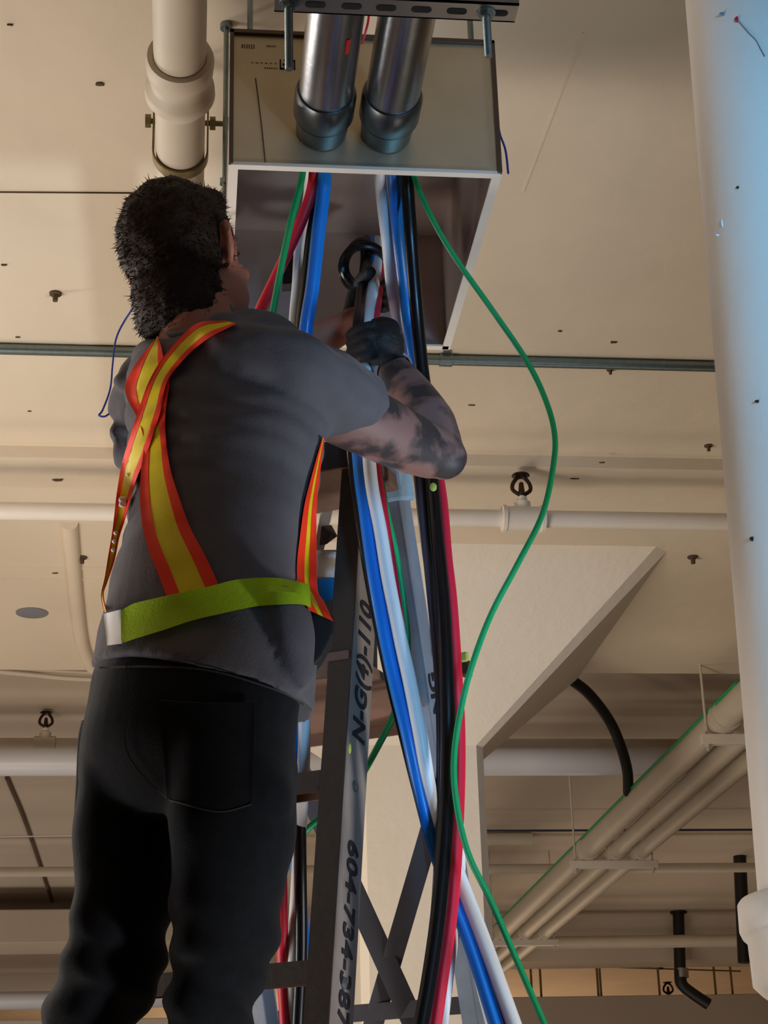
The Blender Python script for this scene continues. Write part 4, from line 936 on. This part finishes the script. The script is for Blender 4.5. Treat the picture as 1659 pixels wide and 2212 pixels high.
cable('shaded_blue_cable', [(898, 840, 2.74), (905, 960, 2.71), (914, 1080, 2.69), (937, 1300, 2.65), (951, 1450, 2.64), (957, 1600, 2.635), (954, 1800, 2.645), (944, 1980, 2.66), (926, 2110, 2.66), (902, 2240, 2.66)], rc*1.0, M['navy'], 'blue cable painted dark for shade, just left of the thick black cable below the elbow', (.35, 2.72))  # shade below the raised arm is put into this cable's colour
cable('red_cable', [(893, 560, 2.74), (902, 700, 2.76), (922, 860, 2.75), (938, 980, 2.71), (954, 1080, 2.68), (964, 1200, 2.655), (975, 1300, 2.645), (985, 1450, 2.64), (992, 1600, 2.645), (988, 1780, 2.64), (976, 1960, 2.635), (955, 2110, 2.63), (936, 2240, 2.63)], rc*.95, M['red'], 'red cable just right of the thick black cable below the elbow', (.24, 2.55))
cable('green_cable', [(893, 378, 2.58), (930, 465, 2.58), (980, 552, 2.58), (1060, 665, 2.58), (1135, 775, 2.58), (1175, 855, 2.58), (1197, 930, 2.58), (1196, 1000, 2.58), (1172, 1110, 2.58), (1120, 1215, 2.57), (1062, 1325, 2.57), (1022, 1430, 2.56), (998, 1520, 2.56), (982, 1620, 2.56), (984, 1720, 2.56), (1010, 1840, 2.56), (1060, 1945, 2.56), (1110, 2060, 2.56), (1180, 2222, 2.56)], .0048, M['green'], 'thin green cable bulging far out to the right from the box, then down', (.75, 2.6), None, inl(.036, .02, 1))
# middle group held by the hands
top = U(812, 545, byB-.12)
cable('blue_cable', [(803, 520, 2.99), (806, 580, 2.90), (800, 640, 2.84), (796, 700, 2.74), (790, 760, 2.71), (778, 840, 2.70), (772, 930, 2.69), (778, 1020, 2.67), (790, 1110, 2.66), (805, 1220, 2.65), (826, 1340, 2.64), (853, 1470, 2.64), (880, 1580, 2.64), (904, 1690, 2.65), (935, 1820, 2.66), (975, 1930, 2.66), (1020, 2050, 2.66), (1075, 2225, 2.66)], rc*1.08, M['blue'], 'blue cable held in the gloves, running down across the ladder to the lower right', (.55, 2.75))
cable('white_cable', [(815, 520, 2.99), (812, 580, 2.895), (806, 620, 2.82), (800, 660, 2.75), (795, 700, 2.69), (792, 760, 2.675), (790, 860, 2.675), (795, 960, 2.665), (803, 1050, 2.655), (822, 1150, 2.645), (840, 1260, 2.635), (862, 1370, 2.63), (884, 1470, 2.63), (906, 1580, 2.63), (925, 1680, 2.64), (958, 1800, 2.65), (1000, 1915, 2.65), (1048, 2040, 2.65), (1115, 2225, 2.65)], rc*1.08, M['wcab'], 'white cable held in the gloves beside the blue one, down to the lower right', (.62, 2.7))
cable('pink_red_cable', [(822, 530, 2.99), (822, 590, 2.90), (817, 640, 2.80), (811, 700, 2.69), (806, 780, 2.69), (806, 900, 2.69), (812, 1000, 2.69), (826, 1090, 2.66), (843, 1200, 2.655), (856, 1290, 2.65), (872, 1400, 2.66), (898, 1530, 2.68), (915, 1660, 2.70), (935, 1820, 2.71), (975, 1930, 2.71), (1020, 2050, 2.71), (1070, 2225, 2.71)], rc*.72, M['red'], 'thin red cable held in the gloves, at the right of the white one', (.5, 2.85))
cable('black_cable', [(792, 520, 2.99), (790, 580, 2.88), (782, 640, 2.80), (776, 700, 2.69), (768, 780, 2.68), (762, 880, 2.70), (764, 980, 2.71), (776, 1080, 2.71), (794, 1200, 2.70), (816, 1320, 2.69), (848, 1470, 2.69), (880, 1600, 2.69), (905, 1700, 2.70), (940, 1830, 2.72), (985, 1940, 2.73), (1035, 2060, 2.73), (1095, 2225, 2.73)], rc*1.15, M['black'], 'black cable held in the gloves, at the left of the blue one', (.45, 2.9))
cable('green_cable', [(815, 1000, 2.72), (826, 1060, 2.72), (838, 1120, 2.73), (858, 1210, 2.74), (872, 1300, 2.75), (880, 1380, 2.76), (876, 1450, 2.78), (856, 1530, 2.82), (815, 1615, 2.86), (770, 1690, 2.90), (705, 1755, 2.93), (660, 1795, 2.93), (640, 1822, 2.94), (600, 1900, 2.98), (560, 2050, 3.02)], .0058, M['green'], 'thin green cable looping between the ladder legs and back toward the worker\'s thigh', (-.1, 3.2))
cable('light_blue_cable', [(990, 1850, 2.74), (985, 1960, 2.74), (968, 2080, 2.74), (950, 2230, 2.74)], rc*1.1, M['wcab'], 'pale cable hanging just right of the red cable at the bottom', (.3, 2.9), None, [U(960, 1600, 2.76), U(982, 1720, 2.75)])
# coil of black wires at the opening
bm = B()
for k in range(7):
    P = []; cx0, cy0 = 786+random.uniform(-4, 6), 578+random.uniform(-6, 6); rx, ry = random.uniform(34, 50), random.uniform(38, 58)
    for a in range(0, 15): P.append(U(cx0+rx*math.cos(a*.42+k), cy0+ry*math.sin(a*.42+k), 2.93+.035*math.sin(a*.42+k*1.3)+k*.006))
    tube(bm, P, .0058, 8, 4)
tag(obj('wire_coil', bm, M['black'], None, True), 'tangled coil of black wires around the cables under the box', 'wire coil')
bm = B(); prism(bm, [U(612, 555, 3.0), U(636, 548, 3.0), U(640, 620, 3.0), U(610, 622, 3.0)], (0, 1, 0), .03)
tag(obj('black_grommet', bm, M['black']), 'black rubber piece inside the box behind the red cable', 'grommet')

for px, py in ((936, 1052), (941, 1132)):
    bm = B(); ell(bm, U(px, py, 2.648), (.006, .002, .008), None, 2); tag(obj('paint_fleck', bm, M['paintY'], None, True), ('upper' if py < 1100 else 'lower')+' yellow paint fleck stuck on the thick black cable below the elbow', 'paint fleck')
